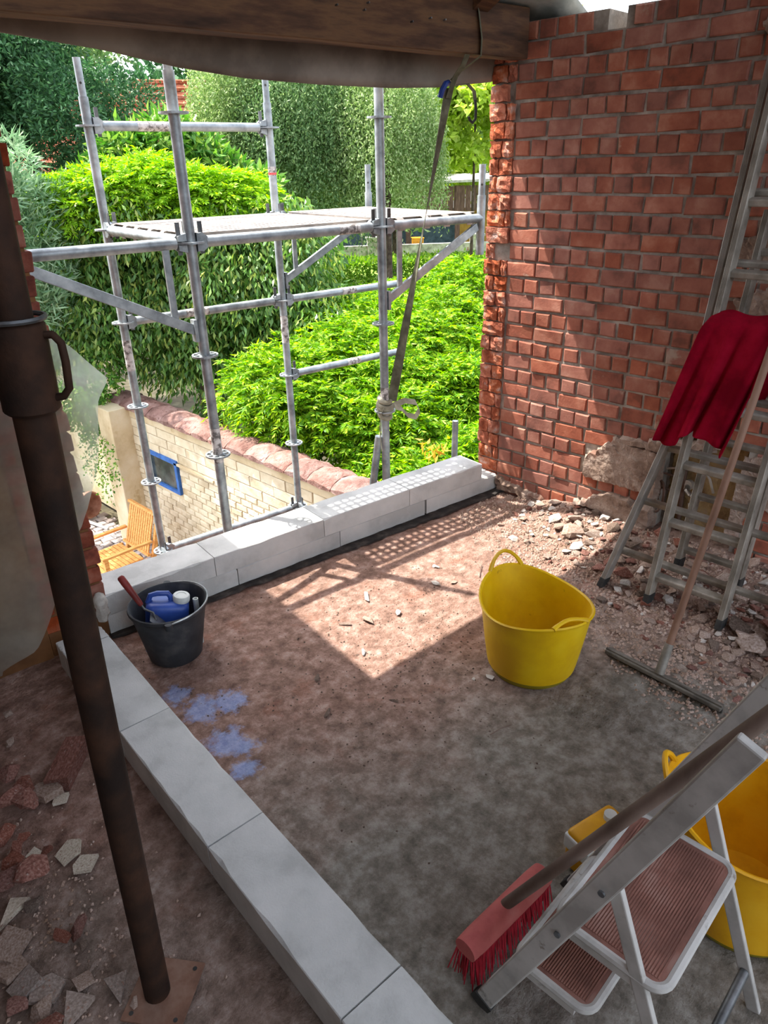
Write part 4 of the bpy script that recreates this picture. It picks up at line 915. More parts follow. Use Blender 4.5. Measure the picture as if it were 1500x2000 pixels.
# ------------------------------------------------------------------ red broom
bro = empty('push_broom', (1.03, .616, 0), 'red push broom with grey wooden handle leaning on the step ladder', 'broom')
B0, B1 = Vector((.882, .628, .118)), Vector((1.182, .606, .118)); dr_ = (B1-B0).normalized(); sd_ = dr_.cross(Vector((0, 0, 1))).normalized()
mb = MB(); n = 18; L_ = 8
for i in range(L_+1):
    c = B0+(B1-B0)*(i/L_)
    for k in range(n):
        a = 2*PI*k/n; r = .031*(1 if 0 < i < L_ else .93); zz = max(-.020, r*math.sin(a)); mb.v.append(tuple(c+sd_*r*math.cos(a)*1.05+Vector((0, 0, zz))))
for i in range(L_):
    for k in range(n): a, b = i*n+k, i*n+(k+1) % n; mb.f.append((a, a+n, b+n, b))
mb.f += [tuple(range(n)), tuple(range(L_*n, L_*n+n))[::-1]]
mb.build('block', MT['broom'], bro, smooth=True)
br = random.Random(8); mb = MB()
for i in range(46):
    for j in range(7):
        c = B0+(B1-B0)*((i+.5)/46)+sd_*(-.026+.052*j/6); e = c+Vector((br.uniform(-.008, .008), br.uniform(-.008, .008)-.0, 0))+sd_*(-.026+.052*j/6)*.5+Vector((.012*(i/46-.5), 0, 0)); e.z = .006+br.uniform(0, .008)
        c.z = .102; mb.tube([c, e], [.0026, .0016], 4, False)
bo = mb.build('bristles', MT['bristle'], bro); bo['kind'] = 'stuff'
hb = Vector((1.03, .617, .142)); hdv = (Vector((1.107, .192, .952))-hb).normalized()
mb = MB(); mb.tube([hb-hdv*.01, hb+hdv*.02, hb+hdv*1.36], [.0135, .0145, .0155], 14); mb.build('handle', MT['pole_grey'], bro, smooth=True)
mb = MB(); mb.tube([(1.44, .005, .0), (1.50, .02, .30)], .022, 12); tag(mb.build('clay_pipe', MT['terracotta'], smooth=True), 'short reddish brown pipe standing by the yellow tub at the edge', 'pipe')
# ------------------------------------------------------------------ pipes in the niche
pn = empty('water_pipe', (3.39, 1.21, 0), 'rusty vertical water pipes in the broken niche behind the ladder', 'pipe')
mb = MB(); mb.tube([(3.385, 1.222, .42), (3.385, 1.218, .40), (3.385, 1.205, .0)], .012, 10); mb.build('riser', MT['pipe'], pn, smooth=True)
mb = MB(); mb.tube([(3.40, 1.255, .30), (3.40, 1.24, .0)], .010, 10); mb.build('riser', MT['pipe'], pn, smooth=True)
mb = MB(); mb.tube([(3.385, 1.222, .425), (3.385, 1.222, .40)], .016, 10); mb.build('elbow', MT['pipe'], pn, smooth=True)
vn = empty('tap_connection', (3.36, 1.19, .31), 'metal tap connection with hose in the broken niche', 'tap')
mb = MB(); mb.tube([(3.42, 1.19, .322), (3.375, 1.195, .326)], .026, 16); mb.build('sleeve', MT['pipe_grey'], vn, smooth=True)
mb = MB(); mb.tube([(3.39, 1.195, .324), (3.345, 1.18, .312), (3.335, 1.155, .298)], [.012, .013, .011], 10); mb.build('valve', MT['chrome'], vn, smooth=True)
mb = MB(); mb.tube([(3.335, 1.158, .30), (3.335, 1.125, .285), (3.345, 1.085, .29), (3.36, 1.06, .31)], .008, 8); mb.build('hose', MT['pipe_grey'], vn, smooth=True)
cb = MB(); cb.tube([(3.36, 1.30, .395), (3.35, 1.20, .43), (3.345, 1.12, .44), (3.35, 1.085, .40), (3.36, 1.06, .33)], .006, 8); tag(cb.build('cable', MT['pipe_grey'], smooth=True), 'grey cable arching over the tap in the niche', 'cable')
cb = MB(); cb.tube([(3.37, 1.165, .24), (3.36, 1.14, .15), (3.365, 1.15, .06), (3.37, 1.165, .0)], .008, 8); tag(cb.build('cable', MT['pipe_grey'], smooth=True), 'grey conduit hanging down beside the rusty pipes', 'cable')
for zz, lb in ((.37, 'upper thin copper pipe running along the niche'), (.29, 'lower thin copper pipe running along the niche')):
    cb = MB(); cb.tube([(3.345, 1.40, zz), (3.35, 1.30, zz), (3.36, 1.25, zz-.005)], .006, 8); tag(cb.build('thin_pipe', MT['pipe'], smooth=True), lb, 'pipe')
cb = MB(); cb.tube([(3.335+.004*math.sin(t), 1.315+.03*math.cos(t), .245+.085*math.sin(t)) for t in np.linspace(1.2, 4.6, 14)], .007, 8); tag(cb.build('cable', MT['pipe'], smooth=True), 'brown cable loop between the ladder stiles', 'cable')
# ------------------------------------------------------------------ rubble
def chunk(seed, flat=.6, n=14, long=1.3):
    r = random.Random(seed); bm = bmesh.new()
    for i in range(n):
        v = Vector((r.gauss(0, 1), r.gauss(0, 1), r.gauss(0, 1))).normalized()*r.uniform(.75, 1); bm.verts.new((v.x*.5*long, v.y*.5, v.z*.5*flat))
    res = bmesh.ops.convex_hull(bm, input=bm.verts); bmesh.ops.delete(bm, geom=[g for g in res['geom_interior'] if isinstance(g, bmesh.types.BMVert)], context='VERTS')
    bmesh.ops.recalc_face_normals(bm, faces=bm.faces); me = bpy.data.meshes.new('chunk'); bm.to_mesh(me); bm.free(); return me
def shard(poly, t, seed):
    r = random.Random(seed); mb = MB(); mb.prism([(x+r.uniform(-.03, .03), y+r.uniform(-.03, .03)) for x, y in poly], -t/2, t/2); me = mb.mesh('shard')
    bm = bmesh.new(); bm.from_mesh(me); bmesh.ops.recalc_face_normals(bm, faces=bm.faces); bm.to_mesh(me); bm.free(); return me
def with_mat(me, mat): c = me.copy(); c.materials.append(mat); return c
chunks = [chunk(i, .45+.04*(i % 8), 11+i % 5, 1+.1*(i % 7)) for i in range(14)]
CM = {k: [with_mat(me, MT[k]) for me in chunks] for k in ('rub_red', 'rub_pink', 'rub_white', 'rub_dark')}
SHP = [[(-.5, -.4), (.45, -.5), (.5, .3), (-.1, .5), (-.5, .35)], [(-.5, -.5), (.5, -.35), (.2, .5)], [(-.5, -.5), (.5, -.5), (.5, .5), (-.5, .5)], [(-.5, -.2), (.1, -.5), (.5, -.1), (.4, .4), (-.3, .5)]]
SM_ = {k: [with_mat(shard(p, .2, i), MT[k]) for i, p in enumerate(SHP)] for k in ('tile_cream', 'tile_grey', 'rub_red', 'rub_pink')}
def put(name, me, loc, size, rot, label, cat, group=None):
    o = bpy.data.objects.new(name, me); COL.objects.link(o); o.location = loc; o.scale = size if isinstance(size, tuple) else (size,)*3; o.rotation_euler = rot
    return tag(o, label, cat, group)
rr_ = random.Random(21)
INFO = {'rub_red': ('brick_fragment', 'broken red brick fragment in the rubble along the brick wall', 'brick fragment', 'brick fragments along the brick wall'),
        'rub_pink': ('mortar_lump', 'dusty pinkish mortar lump in the rubble along the brick wall', 'mortar lump', 'mortar lumps along the brick wall'),
        'rub_white': ('plaster_chip', 'whitish plaster chip in the rubble along the brick wall', 'plaster chip', 'plaster chips along the brick wall'),
        'rub_dark': ('rubble_stone', 'small dark stone in the rubble along the brick wall', 'stone', 'dark stones along the brick wall')}
placed = []; cnt = 0; tries = 0
while cnt < 460 and tries < 20000:
    tries += 1
    y = rr_.uniform(.35, 2.0); x = rr_.uniform(2.3, 3.29); e = float(np.interp(y, [.2, .5, 1.0, 1.5, 2.0], [2.4, 2.45, 2.6, 2.85, 3.02]))
    if x < e-.12 or (x < e and rr_.random() < .7): continue
    sz = min(.11, max(.02, rr_.lognormvariate(-3.2, .52)))
    if sz > .06 and x < e+.05: continue
    if any((x-px)**2+(y-py)**2 < ((sz+ps)*.33)**2 for px, py, ps in placed): continue
    placed.append((x, y, sz)); kind = rr_.choices(['rub_red', 'rub_pink', 'rub_white', 'rub_dark'], [.30, .48, .12 if y < 1.5 else .35, .10])[0]
    nm, lb, ct, gp = INFO[kind]
    zone = 'near the corner by the low block wall' if y > 1.65 else ('behind the splayed ladder foot' if y > 1.25 else ('under the ladder rungs' if y > .8 and x > 2.7 else ('beside the floor squeegee' if x < 2.62 else 'right of the ladder feet')))
    sw = 'large ' if sz > .055 else ('tiny ' if sz < .032 else ''); lb = sw+{'rub_red': 'red brick fragment', 'rub_pink': 'dusty pinkish mortar lump', 'rub_white': 'whitish plaster chip', 'rub_dark': 'dark rubble stone'}[kind]+' '+zone
    put(nm, CM[kind][rr_.randrange(14)], (x, y, floor_z(x, y)+sz*.16), sz, (rr_.uniform(-.35, .35), rr_.uniform(-.35, .35), rr_.uniform(0, 6.3)), lb, ct, gp); cnt += 1
for i, (x, y, s, k, lb) in enumerate([(3.06, 1.62, .13, 'rub_pink', 'large pale slab of plaster rubble near the corner of the brick wall'), (3.02, .93, .12, 'rub_pink', 'large mortar slab lying between the ladder feet'), (2.83, .50, .13, 'rub_red', 'large red brick piece at the right of the ladder'), (2.70, .60, .14, 'rub_pink', 'broad pinkish plaster slab in front of the nearest ladder foot')]):
    put('rubble_slab', with_mat(chunk(70+i, .35, 16, 1.25), MT[k]), (x, y, floor_z(x, y)+.02), s, (.1, -.1, i*1.3), lb, 'rubble')
# fine grit: nobody could count it
gm = MB(); rg = random.Random(31)
def grit(x, y, s):
    z = floor_z(x, y)+s*.2; a = rg.uniform(0, 6.3); n = len(gm.v); ca, sa = math.cos(a)*s, math.sin(a)*s
    gm.v += [(x+ca, y+sa, z), (x-sa*.8, y+ca*.8, z), (x-ca, y-sa, z), (x+sa*.7, y-ca*.7, z), (x+ca*.1, y+sa*.2, z+s*.8)]; gm.f += [(n, n+1, n+4), (n+1, n+2, n+4), (n+2, n+3, n+4), (n+3, n, n+4)]
i = 0
while i < 9000:
    y = rg.uniform(.3, 2.25); x = rg.uniform(2.1, 3.3); e = float(np.interp(y, [.2, .5, 1.0, 1.5, 2.0, 2.3], [2.3, 2.35, 2.5, 2.8, 3.0, 3.1]))
    if x < e-.2-abs(rg.gauss(0, .05)): continue
    grit(x, y, rg.uniform(.003, .011)); i += 1
o = gm.build('rubble_grit', MT['rub_pink']); tag(o, 'fine brick and mortar grit along the brick wall', 'grit', kind='stuff')
gm = MB()
for i in range(900):
    x, y = rg.uniform(.95, 2.9), rg.uniform(.9, 2.45)
    if rg.random() < .5: x, y = rg.gauss(1.75, .3), rg.gauss(1.55, .3)
    if (Vector((x, y, 0))-OO).dot(VV) > -.02 or x < .93: continue
    grit(x, y, rg.uniform(.002, .006))
o = gm.build('floor_grit', MT['rub_dark']); tag(o, 'loose dark crumbs scattered over the middle of the floor', 'grit', kind='stuff')
CH_ = [(1.935, 2.014, .055, 'white'), (2.238, 1.864, .04, 'white'), (2.359, 1.966, .03, 'white'), (1.802, 1.875, .05, 'grey'), (1.716, 1.93, .04, 'grey'), (1.634, 1.736, .03, 'white'), (1.933, 1.819, .04, 'white'), (1.852, 1.259, .035, 'white'), (1.80, 1.30, .02, 'white'), (2.30, 1.80, .03, 'grey'), (1.399, 1.754, .03, 'dark'), (1.5, 1.439, .025, 'dark'), (1.29, 1.574, .03, 'dark'), (2.319, 1.483, .03, 'dark')]
for x, y, s, k in CH_:
    mk = {'white': 'rub_white', 'grey': 'rub_pink', 'dark': 'rub_dark'}[k]
    put('floor_chip', CM[mk][rr_.randrange(14)], (x, y, floor_z(x, y)+s*.2), (s*1.3, s*.8, s*.8), (0, 0, rr_.uniform(0, 6)), {'white': 'white plaster chip lying alone on the open floor', 'grey': 'greyish plaster sliver lying on the open floor', 'dark': 'dark crumb of mortar on the open floor'}[k], 'chip', k+' chips on the open floor')
for (x0, y0, x1, y1, lb) in ((1.60, 1.075, 1.69, 1.05, 'thin straw lying on the bare concrete in front of the tub'), (2.42, 1.74, 2.52, 1.80, 'thin twig on the sunlit floor behind the tub')):
    mb = MB(); mb.tube([(x0, y0, .006), ((x0+x1)/2, (y0+y1)/2+.004, .008), (x1, y1, .006)], .0022, 6); tag(mb.build('straw', MT['pole_grey']), lb, 'straw')
# rubble heap at the left, each piece where it lies
LEFT = [('b', .533, 2.019, (.19, .075, .045), 'rub_red', 'long red half brick lying behind the steel prop', .8), ('c', .367, 2.085, .11, 'rub_red', 'dark red brick lump at the back of the left heap', 0), ('c', .379, 1.994, .10, 'rub_red', None, 1), ('s', .431, 1.954, (.12, .10, .14), 'rub_pink', 'curved pinkish tile leaning on the left brick heap', 2), ('c', .364, 1.936, .11, 'rub_red', None, 2.2), ('c', .33, 1.988, .10, 'rub_red', None, 3), ('s', .448, 1.896, (.05, .05, .06), 'tile_cream', 'small white triangular shard beside the left heap', 1),
        ('s', .381, 1.687, (.095, .085, .05), 'tile_cream', 'white wedge shaped tile shard among the red pieces', .4), ('s', .392, 1.613, (.075, .075, .06), 'tile_cream', 'pale cream square tile shard on the open slab', .9), ('c', .274, 1.661, .125, 'rub_red', 'large brown half brick in the left heap', .3), ('c', .28, 1.783, .08, 'rub_red', None, 1), ('c', .248, 1.756, .085, 'rub_red', None, 2), ('c', .212, 1.70, .09, 'rub_red', None, 3), ('c', .267, 1.862, .08, 'rub_red', None, 4), ('c', .305, 1.83, .06, 'rub_red', None, 5), ('c', .335, 1.735, .05, 'rub_red', None, 5.5),
        ('s', .306, 1.742, (.06, .05, .07), 'tile_cream', 'small whitish shard stuck in the left heap', 2), ('s', .19, 1.624, (.11, .06, .08), 'tile_cream', 'thick white ceramic piece at the left edge', .2), ('c', .235, 1.588, .06, 'rub_dark', 'small grey stone beside the white ceramic piece', .2), ('c', .292, 1.431, .07, 'rub_red', 'red brick flake lying alone on the slab', .8), ('c', .254, 1.446, .05, 'rub_red', 'narrow red splinter beside the red flake', 2.1), ('c', .28, 1.384, .04, 'rub_dark', 'small grey pebble below the red flake', .2),
        ('s', .149, 1.515, (.10, .08, .14), 'rub_pink', 'broken pink plaster slab at the left edge', .6), ('s', .129, 1.46, (.10, .09, .10), 'rub_pink', 'lower pink plaster slab at the left edge', 2), ('c', .276, 1.313, .03, 'rub_pink', 'tiny pink chip above the square tile', 0), ('s', .284, 1.232, (.085, .07, .05), 'tile_grey', 'square grey tile piece near the prop foot', .75), ('s', .137, 1.389, (.08, .07, .12), 'tile_grey', None, .2), ('s', .17, 1.345, (.10, .10, .06), 'tile_grey', None, 1.2), ('c', .10, 1.341, .08, 'rub_red', None, .2), ('s', .19, 1.262, (.11, .09, .10), 'tile_grey', 'large flat grey tile at the front of the left heap', .25), ('s', .24, 1.30, (.05, .05, .05), 'rub_pink', None, 1.5), ('c', .14, 1.30, .07, 'rub_pink', None, .4), ('c', .126, 1.24, .09, 'rub_red', None, .4), ('c', .30, 1.16, .03, 'rub_pink', None, 1), ('c', .435, 2.264, .04, 'rub_pink', 'lone pale chip behind the left heap', 1), ('c', .484, 2.42, .05, 'rub_pink', 'lone pale sliver at the far left', 2)]
for i, (t, x, y, s, k, lb, rz) in enumerate(LEFT):
    if t == 'b': me = with_mat(bx_s[0], MT['rub_red']); me.materials.clear(); me.materials.append(MT['rub_red'])
    sc = s if isinstance(s, tuple) else (s, s, s); zr = .012
    if t == 'b':
        mb = MB(); mb.box((0, 0, 0), (1, 1, 1)); mb.v = [(q[0]+rr_.uniform(-.06, .06), q[1]+rr_.uniform(-.08, .08), q[2]+rr_.uniform(-.08, .08)) for q in mb.v]; me = mb.mesh('half_brick'); me.materials.append(MT['rub_red'])
    elif t == 's': me = SM_[k][i % 4]; sc = (sc[0], sc[1], sc[2])
    else: me = CM[k][i % 14]
    kindn = {'rub_red': 'brick_fragment', 'rub_pink': 'plaster_slab', 'tile_cream': 'tile_shard', 'tile_grey': 'tile_shard', 'rub_dark': 'rubble_stone'}[k]
    dl = {'rub_red': 'red brick fragment in the rubble heap at the left', 'rub_pink': 'pinkish plaster piece in the rubble heap at the left', 'tile_grey': 'grey tile shard in the rubble heap at the left', 'rub_dark': 'grey stone in the heap', 'tile_cream': 'white shard in the heap'}[k]
    sc = tuple(q*(.84 if t != 'b' else 1) for q in sc); h_ = (sc[2]*.10 if t == 's' else sc[2]*.28)+.004
    put(kindn, me, (x, y, floor_z(x, y)+h_+(.02 if t == 'c' and s > .075 else .006)), sc, (rr_.uniform(-.22, .22), rr_.uniform(-.22, .22), rz), lb or ((('large ' if (s if not isinstance(s, tuple) else max(s)) > .085 else 'small ')+dl+(', at its back' if y > 1.9 else (', in its middle' if y > 1.6 else ', at its front')))), kindn.replace('_', ' '), None if lb else kindn.replace('_', ' ')+' pieces in the left heap')
gm = MB()
for i in range(500):
    x, y = rg.gauss(.25, .12), rg.gauss(1.55, .28)
    if x < .56: grit(x, y, rg.uniform(.002, .008))
o = gm.build('heap_grit', MT['rub_pink']); tag(o, 'brick dust and crumbs around the rubble heap at the left', 'grit', kind='stuff')
# ------------------------------------------------------------------ garden ground
GZ = -2.9
def flat(name, pts, z, mat, th=.1):
    mb = MB(); mb.prism(pts, z-th, z); return mb.build(name, mat)
tag(flat('ground_soil', [(-30, 2.9), (60, 2.9), (60, 70), (-30, 70)], GZ-.05, MT['soil'], .3), 'garden soil beyond the house', kind='structure')
tag(flat('ground_lawn', [(10, 13), (36, 8), (46, 30), (24, 36), (12, 24)], GZ-.02, MT['lawn'], .05), 'sunlit lawn behind the shrubs', kind='structure')
tag(flat('yard_bed', [(-1, 2.9), (4.08, 2.9), (4.08, 14), (-1, 14)], GZ-.012, MT['soil'], .03), 'joint sand between the yard cobbles', kind='structure')
yard = empty('ground_yard', (2.6, 8.5, GZ), 'cobbled yard between house and garden wall', kind='structure')
cob = []
rc = random.Random(17)
for i in range(6):
    mb = MB(); mb.box((0, 0, 0), (.15, .12, .05)); mb.v = [(q[0]+rc.uniform(-.012, .012), q[1]+rc.uniform(-.012, .012), q[2]) for q in mb.v]; me = mb.mesh('cobble'); me.materials.append(MT['cobble'])
    bm = bmesh.new(); bm.from_mesh(me); bmesh.ops.recalc_face_normals(bm, faces=bm.faces); bmesh.ops.bevel(bm, geom=[e for e in bm.edges if all(v.co.z > 0 for v in e.verts)], offset=.012, segments=1, affect='EDGES'); bm.to_mesh(me); bm.free(); cob.append(me)
nk = 0
for j in range(26):
    for i in range(11):
        x, y = 2.25+i*.165+(.08 if j % 2 else 0), 7.0+j*.135
        if x > 4.0 or nk > 285: continue
        o = bpy.data.objects.new('cobble', rc.choice(cob)); COL.objects.link(o); o.parent = yard; o.location = (x-2.6, y-8.5, rc.uniform(-.008, .004)); o.rotation_euler = (0, 0, rc.uniform(-.08, .08)); nk += 1
# ------------------------------------------------------------------ garden wall with coping
gw = empty('garden_wall', (4.2, 6.3, GZ), 'cream painted brick garden wall with terracotta coping', 'wall')
XG = 4.08; YA, YB = 3.3, 8.95
mb = MB(); mb.box((XG+.13, (YA+YB)/2, (GZ-.97)/2), (.24, YB-YA, -.97-GZ)); mb.build('wall_core', MT['cream_flat'], gw)
mb = MB(); mb.box((XG+.13, (YA+YB)/2, -1.02), (.285, YB-YA, .12)); mb.build('band', MT['cream_flat'], gw)
wbm = [brick_mesh(.41, .112, .04, 200+i, .004, .006) for i in range(5)]
sbm = [brick_mesh(.20, .072, .04, 300+i, .006, .008) for i in range(5)]
for me in wbm+sbm: me.materials.append(MT['cream_wall'])
nb_ = 0; wrest = MB()
def wput(me, y, z):
    global nb_
    q = to_px((XG, y, z)); infr = q and -10 < q[0] < 760 and -10 < q[1] < 1140
    if infr and nb_ < 290:
        o = bpy.data.objects.new('brick', me); COL.objects.link(o); o.parent = gw; o.location = Vector((XG-.006+rc.uniform(-.004, .004), y, z))-gw.location; o.rotation_euler = (rc.uniform(-.01, .01), 0, 0); nb_ += 1
    else:
        n = len(wrest.v)
        for v in me.vertices: wrest.v.append((XG-.006+v.co.x, y+v.co.y, z+v.co.z))
        for pl in me.polygons: wrest.f.append(tuple(i+n for i in pl.vertices))
z = -1.15; k = 0
while z > -1.50:                                            # larger blocks in the upper courses
    y = YA+.2+(.21 if k % 2 else 0)
    while y < YB-.4: wput(wbm[rc.randrange(5)], y, z); y += .42
    z -= .121; k += 1
z -= -.02
rows = []
while z > GZ+.05:
    y = YA+.1+(.105 if k % 2 else 0)
    while y < YB-.35:
        if not (7.45 < y < 8.35 and -1.95 < z < -1.40): rows.append((y, z))
        y += .21
    z -= .083; k += 1
rows.sort(key=lambda q: (q[0]-0)**2+(q[1]-CAMH)**2)
for y, z in rows: wput(sbm[rc.randrange(5)], y, z)
if wrest.f: o = wrest.build('brickwork', MT['cream_wall'], gw); o['kind'] = 'stuff'
mb = MB(); mb.box((XG-.10, 8.72, (GZ-.95)/2), (.36, .36, -.95-GZ)); mb.build('pier', MT['cream_flat'], gw, bevel=.01)
mb = MB(); mb.box((XG-.012, 7.5, -1.475), (.03, 1.55, .03)); mb.build('ledge', MT['cream_flat'], gw)
# coping stones
rk = random.Random(41); y = YA
while y < 9.0:
    L = .34; mb = MB(); NX, NY = 8, 5
    for j in range(NY+1):
        for i in range(NX+1):
            s = i/NX; t = j/NY
            xx = XG-.045+.40*s+rk.uniform(-.006, .006); hump = .085*math.sin(PI*min(1, s*1.05+.02))**.7+.035*math.sin(PI*t)
            mb.v.append((xx+(.02*math.sin(PI*t) if i == NX else (-.015*math.sin(PI*t) if i == 0 else 0)), y+.004+(L-.008)*t, -.965+hump+rk.uniform(-.006, .006)))
    base = len(mb.v)
    for j in range(NY+1):
        for i in range(NX+1): q = mb.v[j*(NX+1)+i]; mb.v.append((q[0], q[1], -.975))
    for j in range(NY):
        for i in range(NX):
            q = j*(NX+1)+i; mb.f += [(q, q+1, q+NX+2, q+NX+1), (base+q, base+q+NX+1, base+q+NX+2, base+q+1)]
    for j in range(NY):
        for i in (0, NX): q = j*(NX+1)+i; mb.f.append((q, q+NX+1, base+q+NX+1, base+q))
    for i in range(NX):
        for j in (0, NY): q = j*(NX+1)+i; mb.f.append((q, q+1, base+q+1, base+q))
    mb.build('coping_stone', MT['coping'], gw, smooth=True); y += L
# lower wall beyond the pier
lw2 = MB(); lw2.box((XG+.25, 11.2, (GZ-1.45)/2), (.24, 4.5, -1.45-GZ)); tag(lw2.build('garden_wall', MT['cream_flat']), 'lower cream wall continuing beyond the pier under the creeper', 'wall')
# blue window in the garden wall
wn = empty('garden_window', (XG, 7.88, -1.66), 'small window with a flaking blue frame in the cream wall', 'window')
mb = MB(); mb.box((XG+.0, 7.88, -1.46), (.06, .74, .055)); mb.build('frame_top', MT['blue_frame'], wn)
for yy in (7.54, 8.22):
    mb = MB(); mb.box((XG+.0, yy, -1.67), (.06, .055, .42)); mb.build('frame_side', MT['blue_frame'], wn)
mb = MB(); mb.box((XG+.005, 7.88, -1.875), (.05, .70, .04)); mb.build('frame_bottom', MT['blue_frame'], wn)
mb = MB(); mb.box((XG+.012, 7.88, -1.67), (.006, .66, .40)); mb.build('pane', MT['glass_dark'], wn)
# ------------------------------------------------------------------ garden armchair
ch = empty('garden_armchair', (3.19, 7.73, GZ), 'slatted teak garden armchair on the cobbled yard', 'chair', rz=0)
cx0, cx1, cy0, cy1 = 2.90, 3.46, 7.44, 8.06
for yy in (cy0, cy1):
    mb = MB(); mb.box(((cx0+cx1)/2+.03, yy, GZ+.605), (.64, .055, .03)); mb.build('armrest', MT['teak'], ch, bevel=.006)
    mb = MB(); mb.box((cx0+.03, yy, GZ+.295), (.05, .05, .59)); mb.build('leg', MT['teak'], ch)
    mb = MB(); mb.bar((cx1-.05, yy, GZ), (cx1+.20, yy, GZ+.86), .045, .05, up=(1, 0, 0)); mb.build('rear_leg', MT['teak'], ch)
    mb = MB(); mb.box(((cx0+cx1)/2, yy, GZ+.37), (.52, .03, .06)); mb.build('side_rail', MT['teak'], ch)
for i in range(9):
    x = cx0+.01+.058*i; mb = MB(); mb.box((x, (cy0+cy1)/2, GZ+.41), (.048, cy1-cy0-.03, .018)); mb.build('seat_slat', MT['teak'], ch)
for i in range(11):
    y = cy0+.055+.051*i; mb = MB(); mb.bar((cx1+.015, y, GZ+.42), (cx1+.17, y, GZ+.92), .038, .014, up=(1, 0, 0)); mb.build('back_slat', MT['teak'], ch)
for t in (0, 1):
    mb = MB(); mb.bar((cx1+.015+.160*t, cy0, GZ+.43+.50*t), (cx1+.015+.160*t, cy1, GZ+.43+.50*t), .05, .03, up=(.3, 0, 1)); mb.build('back_rail', MT['teak'], ch)
# fallen pot by the wall
mb = MB(); tm = Matrix.Rotation(1.5, 3, 'Y') @ Matrix.Rotation(.2, 3, 'X'); mb.lathe([(0, 0), (.14, 0), (.19, .32), (.205, .32), (.205, .37), (.19, .37), (.18, .33), (.13, .02), (0, .02)], (3.72, 10.2, GZ+.19), 24, tilt=Matrix.Rotation(-1.0, 3, 'Z') @ tm)
tag(mb.build('flower_pot', MT['terracotta'], smooth=True), 'terracotta pot lying on its side at the foot of the wall', 'pot')
mb = MB(); mb.tube([(3.62, 9.95, GZ+.08), (3.80, 9.30, GZ+.03)], .02, 8); tag(mb.build('stick', MT['house_wall'], smooth=True), 'pale stick lying in front of the fallen pot', 'stick')
# ------------------------------------------------------------------ shrubs and trees
def plant(name, label, cat, foliage_verts, mat, base, trunk=None, group=None, extra=None):
    root = empty(name, base, label, cat, group)
    me = np_mesh('foliage', foliage_verts-np.array(base), 4, mat); o = bpy.data.objects.new('foliage', me); COL.objects.link(o); o.parent = root; o['kind'] = 'stuff'
    if trunk:
        for pts, rs in trunk: mb = MB(); mb.tube(pts, rs, 8); mb.build('branch', MT['bark'], root, smooth=True)
    if extra:
        for nm, vs, mt in extra:
            me = np_mesh(nm, vs-np.array(base), 4, mt); o = bpy.data.objects.new(nm, me); COL.objects.link(o); o.parent = root; o['kind'] = 'stuff'
    return root
def fronds(lumps, n, L, nl=6, ll=.075, lw=.024, up=.35, shell=.3):
    "pinnate leaves: each a rachis of leaflet pairs, drooping at the end"
    P, Nn = on_lumps(lumps, n, shell); D = unit(Nn*.8+rng.normal(size=(n, 3))*.55+np.array([0, 0, up])); out = []
    Lr = L*(.7+.6*rng.random(n))[:, None]; side = unit(np.cross(D, np.array([0, 0, 1.0])+rng.normal(size=(n, 3))*.2))
    for k in range(nl):
        t = (k+1)/nl; p = P+D*Lr*t+np.array([0, 0, -1.0])*Lr*.45*t*t
        for s in (-1, 1):
            d = unit(side*s+D*.75+np.array([0, 0, -.35-.3*t])+rng.normal(size=(n, 3))*.12); out.append(leaves(p, d, ll*(1.1-.35*abs(t-.5)*2)*(.85+.3*rng.random(n)), lw, .2))
    d = unit(D+np.array([0, 0, -.8])); out.append(leaves(P+D*Lr+np.array([0, 0, -.45])*Lr, d, ll*1.1, lw, .2))
    return np.concatenate(out)
WIS = [[8.45, 6.63, 0.36, 0.76], [7.59, 7.05, 0.18, 0.75], [7.84, 6.62, 0.14, 0.67], [7.86, 5.92, 0.09, 0.61], [8.06, 5.63, 0.18, 0.58], [6.36, 7.13, -0.13, 0.54], [6.58, 6.74, -0.09, 0.55], [6.64, 6.21, -0.14, 0.59], [7.07, 5.84, -0.03, 0.53], [7.25, 5.49, -0.12, 0.55], [7.37, 5.25, -0.08, 0.62], [5.74, 6.28, -0.38, 0.63], [5.92, 6.01, -0.38, 0.48], [6.36, 5.93, -0.32, 0.64], [6.52, 5.56, -0.27, 0.48], [6.85, 5.17, -0.34, 0.47], [4.75, 6.7, -0.51, 0.46], [4.87, 6.24, -0.51, 0.59], [5.35, 6.18, -0.61, 0.5], [5.61, 5.59, -0.55, 0.49], [5.73, 5.48, -0.55, 0.58], [6.01, 4.98, -0.53, 0.45], [6.3, 4.9, -0.53, 0.58], [6.84, 4.84, -0.6, 0.55], [4.72, 6.16, -0.82, 0.45], [4.8, 5.87, -0.68, 0.45], [5.0, 5.47, -0.81, 0.45], [5.4, 5.46, -0.88, 0.49], [5.43, 5.01, -0.8, 0.54], [6.11, 5.01, -0.85, 0.59], [6.28, 4.74, -0.83, 0.44], [5.0, 5.61, -1.01, 0.39], [5.2, 5.2, -1.02, 0.5], [5.36, 4.88, -1.08, 0.41], [5.62, 4.68, -1.06, 0.51], [5.43, 4.14, -0.91, 0.36], [6.0, 4.08, -1.06, 0.48], [4.95, 4.91, -1.24, 0.41], [5.1, 4.77, -1.3, 0.38], [5.1, 4.3, -1.2, .42], [5.7, 3.7, -1.0, .5], [6.6, 4.3, -.8, .5]]
WIS = [[a, b, c-.05-.45*sst(6.8, 7.8, a)+.1*math.sin(a*17+b*11), r*(.8 if a > 7 else .86)] for a, b, c, r in WIS]
core = [[a+.3, b+.3, c-.35, r*1.05] for a, b, c, r in WIS]
Pw, Nw = on_lumps(core, 15000, .3); under = leaves(Pw, Nw+rng.normal(size=Nw.shape)*.6+np.array([0, 0, -.3]), .10+.05*rng.random(15000), .045)
